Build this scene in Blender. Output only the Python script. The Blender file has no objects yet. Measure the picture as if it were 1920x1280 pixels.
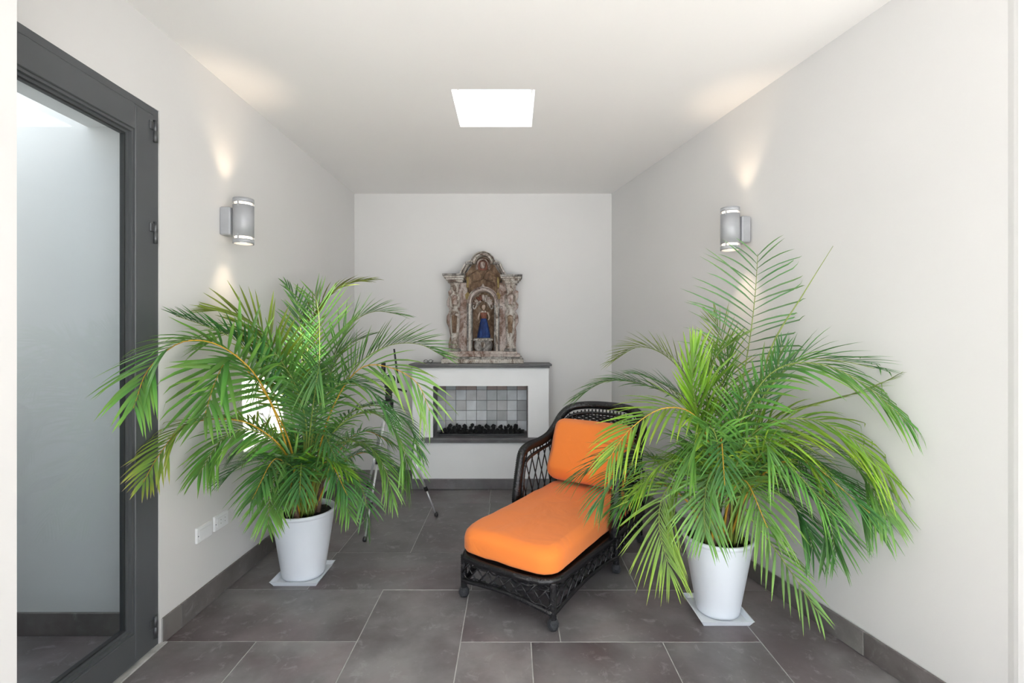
import bpy, math, random
import numpy as np
from mathutils import Vector, Matrix, noise

# ------------------------------------------------------------------ camera
F, CX, CY, H = 910.0, 960.0, 632.0, 1.45      # focal length in px, vanishing point, eye height
sc = bpy.context.scene
COL = sc.collection
cam_d = bpy.data.cameras.new('camera')
cam_d.sensor_width = 36.0
cam_d.lens = F / 1920 * 36.0
cam_d.shift_y = (CY - 640) / 1920
cam_d.clip_start = 0.02
cam = bpy.data.objects.new('camera', cam_d)
COL.objects.link(cam)
cam.location = (0, 0, H)
cam.rotation_euler = (math.pi / 2, 0, 0)
sc.camera = cam

# ------------------------------------------------------------------ sky, sun, exposure
world = bpy.data.worlds.new('world')
sc.world = world
world.use_nodes = True
bg = world.node_tree.nodes['Background']
bg.inputs[0].default_value = (0.835, 0.908, 1.0, 1)
bg.inputs[1].default_value = 2.6
SUN_DIR = Vector((-1.35, 0.09, -1.80)).normalized()
sun_d = bpy.data.lights.new('sun', 'SUN')
sun_d.energy = 30.0
sun_d.angle = math.radians(0.6)
sun_d.color = (1.0, 0.96, 0.90)
sun = bpy.data.objects.new('sun', sun_d)
COL.objects.link(sun)
sun.rotation_euler = SUN_DIR.to_track_quat('-Z', 'Y').to_euler()
vs = sc.view_settings
vs.view_transform = 'Standard'
vs.look = 'None'
vs.exposure = 0.30
vs.gamma = 1.0
vs.use_curve_mapping = False

rng = random.Random(7)

# ------------------------------------------------------------------ helpers
def at(px, py, Y):
    return Vector(((px - CX) * Y / F, Y, H - (py - CY) * Y / F))

def xl(y):                     # inner face of the left wall
    return -1.661 + 0.026 * (y - 2.355)

def xr(y):                     # inner face of the right wall (it runs in towards the back)
    return 1.647 - 0.230 * (y - 2.037)

YB, ZC = 4.92, 2.905

def tag(o, label, cat=None, group=None, kind=None):
    if label: o['label'] = label
    if cat: o['category'] = cat
    if group: o['group'] = group
    if kind: o['kind'] = kind
    return o

def empty(name, loc=(0, 0, 0), rz=0.0):
    o = bpy.data.objects.new(name, None)
    o.empty_display_size = 0.05
    COL.objects.link(o)
    o.location = loc
    o.rotation_euler = (0, 0, rz)
    return o

def link(name, me, parent=None, loc=None, rot=None, scale=None):
    o = bpy.data.objects.new(name, me)
    COL.objects.link(o)
    if parent is not None: o.parent = parent
    if loc is not None: o.location = loc
    if rot is not None: o.rotation_euler = rot
    if scale is not None: o.scale = scale
    return o

class MB:
    """collects shapes into one mesh"""
    def __init__(s):
        s.v, s.f, s.uv = [], [], None
    def add(s, vs_, fs_):
        n = len(s.v)
        s.v.extend([tuple(p) for p in vs_])
        s.f.extend([tuple(i + n for i in f) for f in fs_])
        return s
    def box(s, a, b, ch=0.0, M=None):
        x0, y0, z0 = a; x1, y1, z1 = b
        if ch <= 0:
            vs_ = [(x0,y0,z0),(x1,y0,z0),(x1,y1,z0),(x0,y1,z0),(x0,y0,z1),(x1,y0,z1),(x1,y1,z1),(x0,y1,z1)]
            fs_ = [(0,3,2,1),(4,5,6,7),(0,1,5,4),(1,2,6,5),(2,3,7,6),(3,0,4,7)]
        else:
            c = ch
            vs_ = []
            for z, i in ((z0, c), (z0 + c, 0), (z1 - c, 0), (z1, c)):
                xa, xb, ya, yb = x0 + i, x1 - i, y0 + i, y1 - i
                k = c * 0.5 if i else c
                vs_ += [(xa+k,ya,z),(xb-k,ya,z),(xb,ya+k,z),(xb,yb-k,z),(xb-k,yb,z),(xa+k,yb,z),(xa,yb-k,z),(xa,ya+k,z)]
            fs_ = [tuple(range(7, -1, -1)), tuple(range(24, 32))]
            for r in range(3):
                for k in range(8):
                    a_, b_ = r*8 + k, r*8 + (k+1) % 8
                    fs_.append((a_, b_, b_ + 8, a_ + 8))
        if M is not None: vs_ = [M @ Vector(p) for p in vs_]
        return s.add(vs_, fs_)
    def poly(s, pts, z0, z1):
        """prism of a counter-clockwise plan outline"""
        n = len(pts)
        vs_ = [(p[0], p[1], z0) for p in pts] + [(p[0], p[1], z1) for p in pts]
        fs_ = [tuple(range(n - 1, -1, -1)), tuple(range(n, 2 * n))]
        fs_ += [(i, (i+1) % n, (i+1) % n + n, i + n) for i in range(n)]
        return s.add(vs_, fs_)
    def front(s, pts, y0, y1, ch=0.0):
        """prism of an outline in x,z (counter-clockwise seen from -y), front face at y0, chamfered"""
        n = len(pts)
        if ch > 0:
            cx = sum(p[0] for p in pts) / n; cz = sum(p[1] for p in pts) / n
            q = []
            for i in range(n):
                a, b, c = pts[i-1], pts[i], pts[(i+1) % n]
                n1 = Vector((-(b[1]-a[1]), b[0]-a[0])); n2 = Vector((-(c[1]-b[1]), c[0]-b[0]))
                if n1.length: n1.normalize()
                if n2.length: n2.normalize()
                m = n1 + n2
                if m.length: m.normalize()
                q.append((b[0] + m.x * ch, b[1] + m.y * ch))
            rings = [(q, y0), (pts, y0 + ch), (pts, y1)]
        else:
            rings = [(pts, y0), (pts, y1)]
        vs_ = [(p[0], y, p[1]) for r, y in rings for p in r]
        fs_ = [tuple(range(n)), tuple(range(len(rings)*n - 1, (len(rings)-1)*n - 1, -1))]
        for k in range(len(rings) - 1):
            fs_ += [(k*n + (i+1) % n, k*n + i, (k+1)*n + i, (k+1)*n + (i+1) % n) for i in range(n)]
        return s.add(vs_, fs_)
    def lathe(s, prof, c=(0, 0, 0), seg=20, sx=1.0, sy=1.0, cap=True, a0=0.0, a1=2*math.pi):
        closed = abs(a1 - a0 - 2*math.pi) < 1e-6
        m = seg if closed else seg + 1
        vs_ = []
        for r, z in prof:
            for k in range(m):
                a = a0 + (a1 - a0) * k / seg
                vs_.append((c[0] + r*sx*math.cos(a), c[1] + r*sy*math.sin(a), c[2] + z))
        fs_ = []
        for i in range(len(prof) - 1):
            for k in range(seg):
                k2 = (k+1) % m
                fs_.append((i*m + k, i*m + k2, (i+1)*m + k2, (i+1)*m + k))
        if cap:
            fs_.append(tuple(range(m - 1, -1, -1)))
            fs_.append(tuple(range((len(prof)-1)*m, len(prof)*m)))
        return s.add(vs_, fs_)
    def tube(s, path, rad, seg=8, closed=False, ridge=0.0, flat=1.0):
        P = [Vector(p) for p in path]
        n = len(P)
        R = rad if isinstance(rad, (list, tuple)) else [rad] * n
        vs_ = []
        up = Vector((0, 0, 1))
        prev = None
        for i in range(n):
            if closed: t = P[(i+1) % n] - P[i-1]
            else: t = P[min(i+1, n-1)] - P[max(i-1, 0)]
            if t.length < 1e-9: t = Vector((0, 0, 1))
            t.normalize()
            if prev is None:
                ref = up if abs(t.z) < 0.9 else Vector((1, 0, 0))
                a = t.cross(ref).normalized()
            else:
                a = (prev - t * prev.dot(t))
                a = a.normalized() if a.length > 1e-6 else t.orthogonal().normalized()
            prev = a
            b = t.cross(a)
            r = R[i] * (1.0 - (ridge if i % 2 else 0.0))
            for k in range(seg):
                an = 2*math.pi*k/seg
                vs_.append(P[i] + a * (math.cos(an)*r) + b * (math.sin(an)*r*flat))
        fs_ = []
        for i in range(n if closed else n - 1):
            j = (i+1) % n
            for k in range(seg):
                k2 = (k+1) % seg
                fs_.append((i*seg + k, i*seg + k2, j*seg + k2, j*seg + k))
        if not closed:
            fs_.append(tuple(range(seg - 1, -1, -1)))
            fs_.append(tuple(range((n-1)*seg, n*seg)))
        return s.add(vs_, fs_)
    def mesh(s, name, mat, smooth=False):
        me = bpy.data.meshes.new(name)
        me.from_pydata(s.v, [], s.f)
        me.materials.append(mat)
        if smooth: me.polygons.foreach_set('use_smooth', [True] * len(me.polygons))
        me.update()
        return me
    def build(s, name, mat, parent=None, smooth=False, loc=None, rot=None):
        return link(name, s.mesh(name, mat, smooth), parent, loc, rot)

def spline(pts, n):
    """Catmull-Rom through pts, resampled to n points of equal arc length"""
    P = [np.array(p, float) for p in pts]
    P = [2*P[0] - P[1]] + P + [2*P[-1] - P[-2]]
    out = []
    for i in range(1, len(P) - 2):
        p0, p1, p2, p3 = P[i-1], P[i], P[i+1], P[i+2]
        for t in np.linspace(0, 1, 24, endpoint=False):
            out.append(0.5*((2*p1) + (-p0+p2)*t + (2*p0-5*p1+4*p2-p3)*t*t + (-p0+3*p1-3*p2+p3)*t**3))
    out.append(P[-2])
    A = np.array(out)
    d = np.concatenate([[0], np.cumsum(np.linalg.norm(np.diff(A, axis=0), axis=1))])
    s = np.linspace(0, d[-1], n)
    return np.stack([np.interp(s, d, A[:, k]) for k in range(A.shape[1])], 1), d[-1]

# ------------------------------------------------------------------ materials
def new_mat(name):
    m = bpy.data.materials.new(name)
    m.use_nodes = True
    nt = m.node_tree
    b = nt.nodes['Principled BSDF']
    return m, nt, b

def N(nt, typ, **kw):
    n = nt.nodes.new(typ)
    for k, v in kw.items():
        if k in n.inputs: n.inputs[k].default_value = v
        else: setattr(n, k, v)
    return n

def ramp(nt, stops, interp='LINEAR'):
    r = nt.nodes.new('ShaderNodeValToRGB')
    r.color_ramp.interpolation = interp
    el = r.color_ramp.elements
    el[0].position, el[0].color = stops[0][0], (*stops[0][1], 1)
    el[1].position, el[1].color = stops[-1][0], (*stops[-1][1], 1)
    for p, c in stops[1:-1]:
        e = el.new(p); e.color = (*c, 1)
    return r

def mat_simple(name, col, rough=0.5, metal=0.0, var=0.0, scale=8.0, bump=0.0, bscale=80.0, coat=0.0, spec=None):
    m, nt, b = new_mat(name)
    tc = N(nt, 'ShaderNodeTexCoord')
    b.inputs['Roughness'].default_value = rough
    b.inputs['Metallic'].default_value = metal
    if spec is not None: b.inputs['Specular IOR Level'].default_value = spec
    if coat: b.inputs['Coat Weight'].default_value = coat
    if var > 0:
        nz = N(nt, 'ShaderNodeTexNoise', Scale=scale, Detail=5.0)
        nt.links.new(tc.outputs['Object'], nz.inputs['Vector'])
        r = ramp(nt, [(0.3, tuple(c*(1-var) for c in col)), (0.7, tuple(min(1, c*(1+var)) for c in col))])
        nt.links.new(nz.outputs['Fac'], r.inputs['Fac'])
        nt.links.new(r.outputs['Color'], b.inputs['Base Color'])
    else:
        b.inputs['Base Color'].default_value = (*col, 1)
    if bump > 0:
        n2 = N(nt, 'ShaderNodeTexNoise', Scale=bscale, Detail=4.0)
        nt.links.new(tc.outputs['Object'], n2.inputs['Vector'])
        bp = N(nt, 'ShaderNodeBump', Strength=bump, Distance=0.01)
        nt.links.new(n2.outputs['Fac'], bp.inputs['Height'])
        nt.links.new(bp.outputs['Normal'], b.inputs['Normal'])
    return m

def mat_emit(name, col, strength):
    m, nt, b = new_mat(name)
    b.inputs['Base Color'].default_value = (0.8, 0.8, 0.8, 1)
    b.inputs['Emission Color'].default_value = (*col, 1)
    b.inputs['Emission Strength'].default_value = strength
    return m

def mat_pane(name, tint, gloss=0.09):
    """thin window glass: lets light straight through, mirrors a little"""
    m, nt, b = new_mat(name)
    nt.nodes.remove(b)
    out = nt.nodes['Material Output']
    tr = N(nt, 'ShaderNodeBsdfTransparent'); tr.inputs['Color'].default_value = (*tint, 1)
    gl = N(nt, 'ShaderNodeBsdfGlossy'); gl.inputs['Roughness'].default_value = 0.0
    lw = N(nt, 'ShaderNodeLayerWeight', Blend=0.5)
    pw = N(nt, 'ShaderNodeMath', operation='POWER'); pw.inputs[1].default_value = 5.0
    ma = N(nt, 'ShaderNodeMath', operation='MULTIPLY_ADD'); ma.inputs[1].default_value = 0.95; ma.inputs[2].default_value = 0.04
    mx = N(nt, 'ShaderNodeMixShader')
    nt.links.new(lw.outputs['Facing'], pw.inputs[0]); nt.links.new(pw.outputs[0], ma.inputs[0])
    nt.links.new(ma.outputs[0], mx.inputs['Fac'])
    nt.links.new(tr.outputs[0], mx.inputs[1])
    nt.links.new(gl.outputs[0], mx.inputs[2])
    nt.links.new(mx.outputs[0], out.inputs['Surface'])
    return m

def mat_tile(name, c0, c1, c2, rough0=0.30, rough1=0.55, scuff=0.5):
    """honed dark stoneware: cloudy grey with brown patches, a few pale scuffs, each piece a little different"""
    m, nt, b = new_mat(name)
    tc = N(nt, 'ShaderNodeTexCoord'); oi = N(nt, 'ShaderNodeObjectInfo')
    off = N(nt, 'ShaderNodeVectorMath', operation='MULTIPLY_ADD')
    cmb = N(nt, 'ShaderNodeCombineXYZ')
    for k in range(3): nt.links.new(oi.outputs['Random'], cmb.inputs[k])
    nt.links.new(cmb.outputs[0], off.inputs[0])
    off.inputs[1].default_value = (17.0, 29.0, 11.0)
    nt.links.new(tc.outputs['Object'], off.inputs[2])
    n1 = N(nt, 'ShaderNodeTexNoise', Scale=2.6, Detail=7.0, Roughness=0.6)
    nt.links.new(off.outputs[0], n1.inputs['Vector'])
    r1 = ramp(nt, [(0.36, c0), (0.5, c1), (0.63, c2)])
    nt.links.new(n1.outputs['Fac'], r1.inputs['Fac'])
    n3 = N(nt, 'ShaderNodeTexNoise', Scale=1.5, Detail=4.0, Distortion=1.2)      # warm purple-brown clouds
    nt.links.new(off.outputs[0], n3.inputs['Vector'])
    r3 = ramp(nt, [(0.46, (0, 0, 0)), (0.66, (0.75, 0.75, 0.75))])
    nt.links.new(n3.outputs['Fac'], r3.inputs['Fac'])
    mb = N(nt, 'ShaderNodeMix', data_type='RGBA', blend_type='MULTIPLY')
    nt.links.new(r3.outputs['Color'], mb.inputs['Factor'])
    nt.links.new(r1.outputs['Color'], mb.inputs['A'])
    mb.inputs['B'].default_value = (0.86, 0.72, 0.75, 1)
    hs = N(nt, 'ShaderNodeHueSaturation')
    vr = N(nt, 'ShaderNodeMapRange'); vr.inputs['To Min'].default_value = 0.82; vr.inputs['To Max'].default_value = 1.18
    nt.links.new(oi.outputs['Random'], vr.inputs['Value'])
    nt.links.new(vr.outputs[0], hs.inputs['Value'])
    nt.links.new(mb.outputs['Result'], hs.inputs['Color'])
    n2 = N(nt, 'ShaderNodeTexNoise', Scale=14.0, Detail=8.0, Roughness=0.7, Distortion=0.6)
    nt.links.new(off.outputs[0], n2.inputs['Vector'])
    r2 = ramp(nt, [(0.56, (0, 0, 0)), (0.70, (1, 1, 1))])
    nt.links.new(n2.outputs['Fac'], r2.inputs['Fac'])
    ml = N(nt, 'ShaderNodeMath', operation='MULTIPLY'); ml.inputs[1].default_value = scuff
    nt.links.new(r2.outputs['Color'], ml.inputs[0])
    mx = N(nt, 'ShaderNodeMix', data_type='RGBA')
    nt.links.new(ml.outputs[0], mx.inputs['Factor'])
    nt.links.new(hs.outputs['Color'], mx.inputs['A'])
    mx.inputs['B'].default_value = (0.36, 0.36, 0.36, 1)
    nt.links.new(mx.outputs['Result'], b.inputs['Base Color'])
    rr = N(nt, 'ShaderNodeMapRange'); rr.inputs['To Min'].default_value = rough0; rr.inputs['To Max'].default_value = rough1
    rr.inputs['From Min'].default_value = 0.3; rr.inputs['From Max'].default_value = 0.7
    nt.links.new(n1.outputs['Fac'], rr.inputs['Value'])
    nt.links.new(rr.outputs[0], b.inputs['Roughness'])
    bp = N(nt, 'ShaderNodeBump', Strength=0.06, Distance=0.01)
    nt.links.new(n2.outputs['Fac'], bp.inputs['Height'])
    nt.links.new(bp.outputs['Normal'], b.inputs['Normal'])
    return m

def mat_leaf(name, base, mid, tip, tipcol, trans=0.24, dry=0.93):
    """palm leaflet: colour runs along the blade (UV v), lets light through"""
    m, nt, b = new_mat(name)
    uv = N(nt, 'ShaderNodeUVMap'); uv.uv_map = 'UVMap'
    sp = N(nt, 'ShaderNodeSeparateXYZ')
    nt.links.new(uv.outputs[0], sp.inputs[0])
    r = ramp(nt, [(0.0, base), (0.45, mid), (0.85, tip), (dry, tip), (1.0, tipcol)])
    nt.links.new(sp.outputs['Y'], r.inputs['Fac'])
    oi = N(nt, 'ShaderNodeObjectInfo')
    hs = N(nt, 'ShaderNodeHueSaturation')
    ad = N(nt, 'ShaderNodeMath', operation='ADD')          # every leaflet and frond a little different
    fr = N(nt, 'ShaderNodeMath', operation='FRACT')
    nt.links.new(oi.outputs['Random'], ad.inputs[0]); nt.links.new(sp.outputs['X'], ad.inputs[1])
    nt.links.new(ad.outputs[0], fr.inputs[0])
    v = N(nt, 'ShaderNodeMapRange'); v.inputs['To Min'].default_value = 0.70; v.inputs['To Max'].default_value = 1.30
    nt.links.new(fr.outputs[0], v.inputs['Value'])
    nt.links.new(v.outputs[0], hs.inputs['Value'])
    h = N(nt, 'ShaderNodeMapRange'); h.inputs['To Min'].default_value = 0.485; h.inputs['To Max'].default_value = 0.515
    nt.links.new(oi.outputs['Random'], h.inputs['Value'])
    nt.links.new(h.outputs[0], hs.inputs['Hue'])
    nt.links.new(r.outputs['Color'], hs.inputs['Color'])
    nt.links.new(hs.outputs['Color'], b.inputs['Base Color'])
    b.inputs['Roughness'].default_value = 0.33
    tl = N(nt, 'ShaderNodeBsdfTranslucent')
    br = N(nt, 'ShaderNodeHueSaturation'); br.inputs['Value'].default_value = 1.7; br.inputs['Saturation'].default_value = 1.1
    nt.links.new(hs.outputs['Color'], br.inputs['Color'])
    nt.links.new(br.outputs['Color'], tl.inputs['Color'])
    mx = N(nt, 'ShaderNodeMixShader'); mx.inputs['Fac'].default_value = trans
    nt.links.new(b.outputs[0], mx.inputs[1]); nt.links.new(tl.outputs[0], mx.inputs[2])
    nt.links.new(mx.outputs[0], nt.nodes['Material Output'].inputs['Surface'])
    return m

def mat_carved(name, stops, scale=9.0, crack=0.75, bump=0.6):
    """old painted wood: flaking cream and pink paint over brown, dark in the cracks of the paint"""
    m, nt, b = new_mat(name)
    tc = N(nt, 'ShaderNodeTexCoord')
    mp = N(nt, 'ShaderNodeMapping'); mp.inputs['Scale'].default_value = (1, 1, 0.55)
    nt.links.new(tc.outputs['Object'], mp.inputs['Vector'])
    n1 = N(nt, 'ShaderNodeTexNoise', Scale=scale, Detail=9.0, Roughness=0.72, Distortion=0.8)
    nt.links.new(mp.outputs[0], n1.inputs['Vector'])
    r1 = ramp(nt, stops)
    nt.links.new(n1.outputs['Fac'], r1.inputs['Fac'])
    n2 = N(nt, 'ShaderNodeTexNoise', Scale=scale*5, Detail=6.0, Roughness=0.7, Distortion=1.5)
    nt.links.new(tc.outputs['Object'], n2.inputs['Vector'])
    r2 = ramp(nt, [(0.36, (1, 1, 1)), (0.45, (0, 0, 0))])
    nt.links.new(n2.outputs['Fac'], r2.inputs['Fac'])
    ml = N(nt, 'ShaderNodeMath', operation='MULTIPLY'); ml.inputs[1].default_value = crack
    nt.links.new(r2.outputs['Color'], ml.inputs[0])
    mx = N(nt, 'ShaderNodeMix', data_type='RGBA')
    nt.links.new(ml.outputs[0], mx.inputs['Factor'])
    nt.links.new(r1.outputs['Color'], mx.inputs['A'])
    mx.inputs['B'].default_value = (0.035, 0.024, 0.016, 1)
    nt.links.new(mx.outputs['Result'], b.inputs['Base Color'])
    b.inputs['Roughness'].default_value = 0.7
    bp = N(nt, 'ShaderNodeBump', Strength=bump, Distance=0.012)
    nt.links.new(n2.outputs['Fac'], bp.inputs['Height'])
    nt.links.new(bp.outputs['Normal'], b.inputs['Normal'])
    return m

def mat_fabric(name, col, sheen=0.35):
    m, nt, b = new_mat(name)
    tc = N(nt, 'ShaderNodeTexCoord')
    b.inputs['Base Color'].default_value = (*col, 1)
    b.inputs['Roughness'].default_value = 0.85
    b.inputs['Sheen Weight'].default_value = sheen
    b.inputs['Sheen Roughness'].default_value = 0.6
    n1 = N(nt, 'ShaderNodeTexNoise', Scale=5.0, Detail=3.0, Distortion=0.6)
    nt.links.new(tc.outputs['Object'], n1.inputs['Vector'])
    n2 = N(nt, 'ShaderNodeTexNoise', Scale=420.0, Detail=2.0)
    nt.links.new(tc.outputs['Object'], n2.inputs['Vector'])
    b1 = N(nt, 'ShaderNodeBump', Strength=0.22, Distance=0.05)
    nt.links.new(n1.outputs['Fac'], b1.inputs['Height'])
    b2 = N(nt, 'ShaderNodeBump', Strength=0.12, Distance=0.002)
    nt.links.new(n2.outputs['Fac'], b2.inputs['Height'])
    nt.links.new(b1.outputs['Normal'], b2.inputs['Normal'])
    nt.links.new(b2.outputs['Normal'], b.inputs['Normal'])
    return m

M = {}
M['wall'] = mat_simple('plaster_white', (0.700, 0.692, 0.682), 0.85, var=0.012, scale=1.6, bump=0.05, bscale=40)
M['ceil'] = mat_simple('ceiling_white', (0.882, 0.871, 0.863), 0.9, var=0.01, scale=1.2, bump=0.03, bscale=60)
M['fire'] = mat_simple('fireplace_plaster', (0.86, 0.87, 0.88), 0.8, var=0.02, scale=4, bump=0.06, bscale=50)
M['tile'] = mat_tile('floor_tile', (0.118, 0.104, 0.108), (0.172, 0.162, 0.167), (0.230, 0.219, 0.223))
M['base'] = mat_tile('baseboard_tile', (0.095, 0.085, 0.080), (0.145, 0.135, 0.130), (0.21, 0.20, 0.19), 0.4, 0.6, 0.35)
M['grout'] = mat_simple('grout', (0.44, 0.44, 0.43), 0.9, var=0.2, scale=20)
M['paving'] = mat_simple('bounce_paving', (0.76, 0.74, 0.71), 0.85, var=0.1, scale=3)  # pale so the added ground reflects daylight up to the ceiling
M['slate'] = mat_tile('slate_grey', (0.10, 0.10, 0.103), (0.145, 0.146, 0.15), (0.20, 0.20, 0.205), 0.45, 0.6, 0.2)
M['alu'] = mat_simple('door_grey', (0.082, 0.088, 0.094), 0.40, var=0.05, scale=5)
M['alu_dark'] = mat_simple('gasket_dark', (0.022, 0.024, 0.026), 0.5, var=0.1)
M['hinge'] = mat_simple('hinge_metal', (0.10, 0.105, 0.11), 0.35, 0.6, var=0.05)
M['pane'] = mat_pane('door_glass', (0.93, 0.975, 1.0))
M['skypane'] = mat_pane('skylight_glass', (0.97, 0.98, 0.98))
M['sconce'] = mat_simple('sconce_silver', (0.40, 0.41, 0.43), 0.45, 0.15, var=0.04, scale=20)
M['lens'] = mat_emit('sconce_lens', (1.0, 0.82, 0.60), 3.0)
M['plate'] = mat_simple('switch_white', (0.84, 0.85, 0.86), 0.35, var=0.01)
M['hole'] = mat_simple('socket_hole', (0.03, 0.03, 0.03), 0.6, var=0.1)
M['pot'] = mat_simple('pot_white', (0.76, 0.80, 0.86), 0.38, var=0.02, scale=6, bump=0.03, bscale=30)
M['soil'] = mat_simple('soil', (0.018, 0.014, 0.011), 0.95, var=0.5, scale=60, bump=1.0, bscale=140)
M['wicker'] = mat_simple('wicker_black', (0.013, 0.0125, 0.014), 0.26, var=0.35, scale=60, bump=0.15, bscale=220)
M['wicker_foot'] = mat_simple('wicker_foot', (0.035, 0.037, 0.042), 0.34, var=0.4, scale=90, bump=1.0, bscale=160)
M['orange'] = mat_fabric('orange_canvas', (0.93, 0.235, 0.030), 0.15)
M['rock'] = mat_simple('lava_rock', (0.012, 0.013, 0.015), 0.6, var=0.5, scale=40, bump=0.8, bscale=120)
M['tray'] = mat_simple('burner_tray', (0.02, 0.02, 0.022), 0.5, var=0.2)
M['steel'] = mat_simple('tripod_silver', (0.62, 0.63, 0.65), 0.32, 0.5, var=0.03)
M['black'] = mat_simple('black_plastic', (0.012, 0.012, 0.013), 0.4, var=0.2)
M['green_lens'] = mat_simple('coated_lens', (0.005, 0.035, 0.028), 0.08, var=0.2, coat=0.8)
M['ring'] = mat_simple('lens_ring', (0.75, 0.76, 0.76), 0.35, var=0.02)
M['cream'] = mat_carved('worn_cream', [(0.30, (0.07, 0.045, 0.032)), (0.42, (0.24, 0.175, 0.135)), (0.49, (0.58, 0.52, 0.46)), (0.60, (0.78, 0.74, 0.69)), (0.72, (0.42, 0.33, 0.29))], 13.0, 0.85, 1.0)
M['cream2'] = mat_carved('worn_rose', [(0.30, (0.10, 0.06, 0.04)), (0.42, (0.27, 0.17, 0.13)), (0.52, (0.55, 0.46, 0.42)), (0.64, (0.66, 0.60, 0.55)), (0.74, (0.45, 0.30, 0.16))], 9.0, 0.8, 1.0)
M['brown'] = mat_carved('worn_brown', [(0.30, (0.05, 0.027, 0.015)), (0.45, (0.17, 0.10, 0.06)), (0.57, (0.30, 0.20, 0.125)), (0.68, (0.52, 0.42, 0.33))], 14.0, 0.7, 1.0)
M['greyw'] = mat_carved('worn_grey', [(0.32, (0.05, 0.046, 0.042)), (0.47, (0.22, 0.20, 0.185)), (0.62, (0.60, 0.57, 0.54))], 18.0, 0.8, 1.0)
M['yellow'] = mat_carved('worn_yellow', [(0.38, (0.16, 0.10, 0.04)), (0.55, (0.36, 0.27, 0.10)), (0.68, (0.55, 0.48, 0.22))], 16.0, 0.6)
M['blue'] = mat_carved('worn_blue', [(0.32, (0.003, 0.010, 0.04)), (0.5, (0.005, 0.030, 0.15)), (0.68, (0.03, 0.09, 0.28))], 16.0, 0.5, 0.4)
M['red'] = mat_carved('worn_red', [(0.3, (0.10, 0.035, 0.02)), (0.7, (0.25, 0.09, 0.055))], 14.0, 0.4, 0.3)
M['skin'] = mat_carved('worn_flesh', [(0.3, (0.26, 0.17, 0.12)), (0.7, (0.56, 0.45, 0.37))], 20.0, 0.35, 0.3)
M['stem'] = mat_simple('palm_stem', (0.17, 0.105, 0.075), 0.7, var=0.45, scale=26, bump=0.4, bscale=70)
M['rachis'] = mat_simple('rachis_green', (0.20, 0.27, 0.05), 0.5, var=0.25, scale=12)
M['rachis_y'] = mat_simple('rachis_yellow', (0.52, 0.30, 0.03), 0.5, var=0.2, scale=12)
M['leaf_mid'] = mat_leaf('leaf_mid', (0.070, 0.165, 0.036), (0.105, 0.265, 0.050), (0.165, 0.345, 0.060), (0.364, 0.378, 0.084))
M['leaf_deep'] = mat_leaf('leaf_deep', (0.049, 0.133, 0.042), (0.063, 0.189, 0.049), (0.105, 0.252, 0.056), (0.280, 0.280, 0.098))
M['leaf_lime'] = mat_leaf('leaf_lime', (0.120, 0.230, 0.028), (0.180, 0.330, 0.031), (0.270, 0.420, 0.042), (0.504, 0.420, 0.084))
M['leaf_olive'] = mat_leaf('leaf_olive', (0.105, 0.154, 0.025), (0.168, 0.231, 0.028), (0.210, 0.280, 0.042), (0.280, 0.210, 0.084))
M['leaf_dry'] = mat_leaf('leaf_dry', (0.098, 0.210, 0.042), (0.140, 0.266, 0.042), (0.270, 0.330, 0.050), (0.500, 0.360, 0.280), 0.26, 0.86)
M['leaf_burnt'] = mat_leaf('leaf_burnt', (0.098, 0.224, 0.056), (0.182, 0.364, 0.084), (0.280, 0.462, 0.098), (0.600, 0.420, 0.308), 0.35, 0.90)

# ================================================================== STRUCTURE
def struct(o, label, cat):
    return tag(o, label, cat, kind='structure')

def clip_half(poly, f):
    """keep the part of a plan polygon where f(p) >= 0 (f linear)"""
    out = []
    for i in range(len(poly)):
        a, b = poly[i], poly[(i+1) % len(poly)]
        fa, fb = f(a), f(b)
        if fa >= 0: out.append(a)
        if (fa >= 0) != (fb >= 0):
            t = fa / (fa - fb)
            out.append((a[0] + (b[0]-a[0])*t, a[1] + (b[1]-a[1])*t))
    return out

def inset(poly, d):
    n = len(poly); q = []
    for i in range(n):
        a, b, c = Vector(poly[i-1]), Vector(poly[i]), Vector(poly[(i+1) % n])
        e1, e2 = (b-a).normalized(), (c-b).normalized()
        n1, n2 = Vector((-e1.y, e1.x)), Vector((-e2.y, e2.x))
        den = 1 + n1.dot(n2)
        m = (n1 + n2) / max(den, 0.2)
        q.append((b.x + m.x*d, b.y + m.y*d))
    return q

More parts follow.
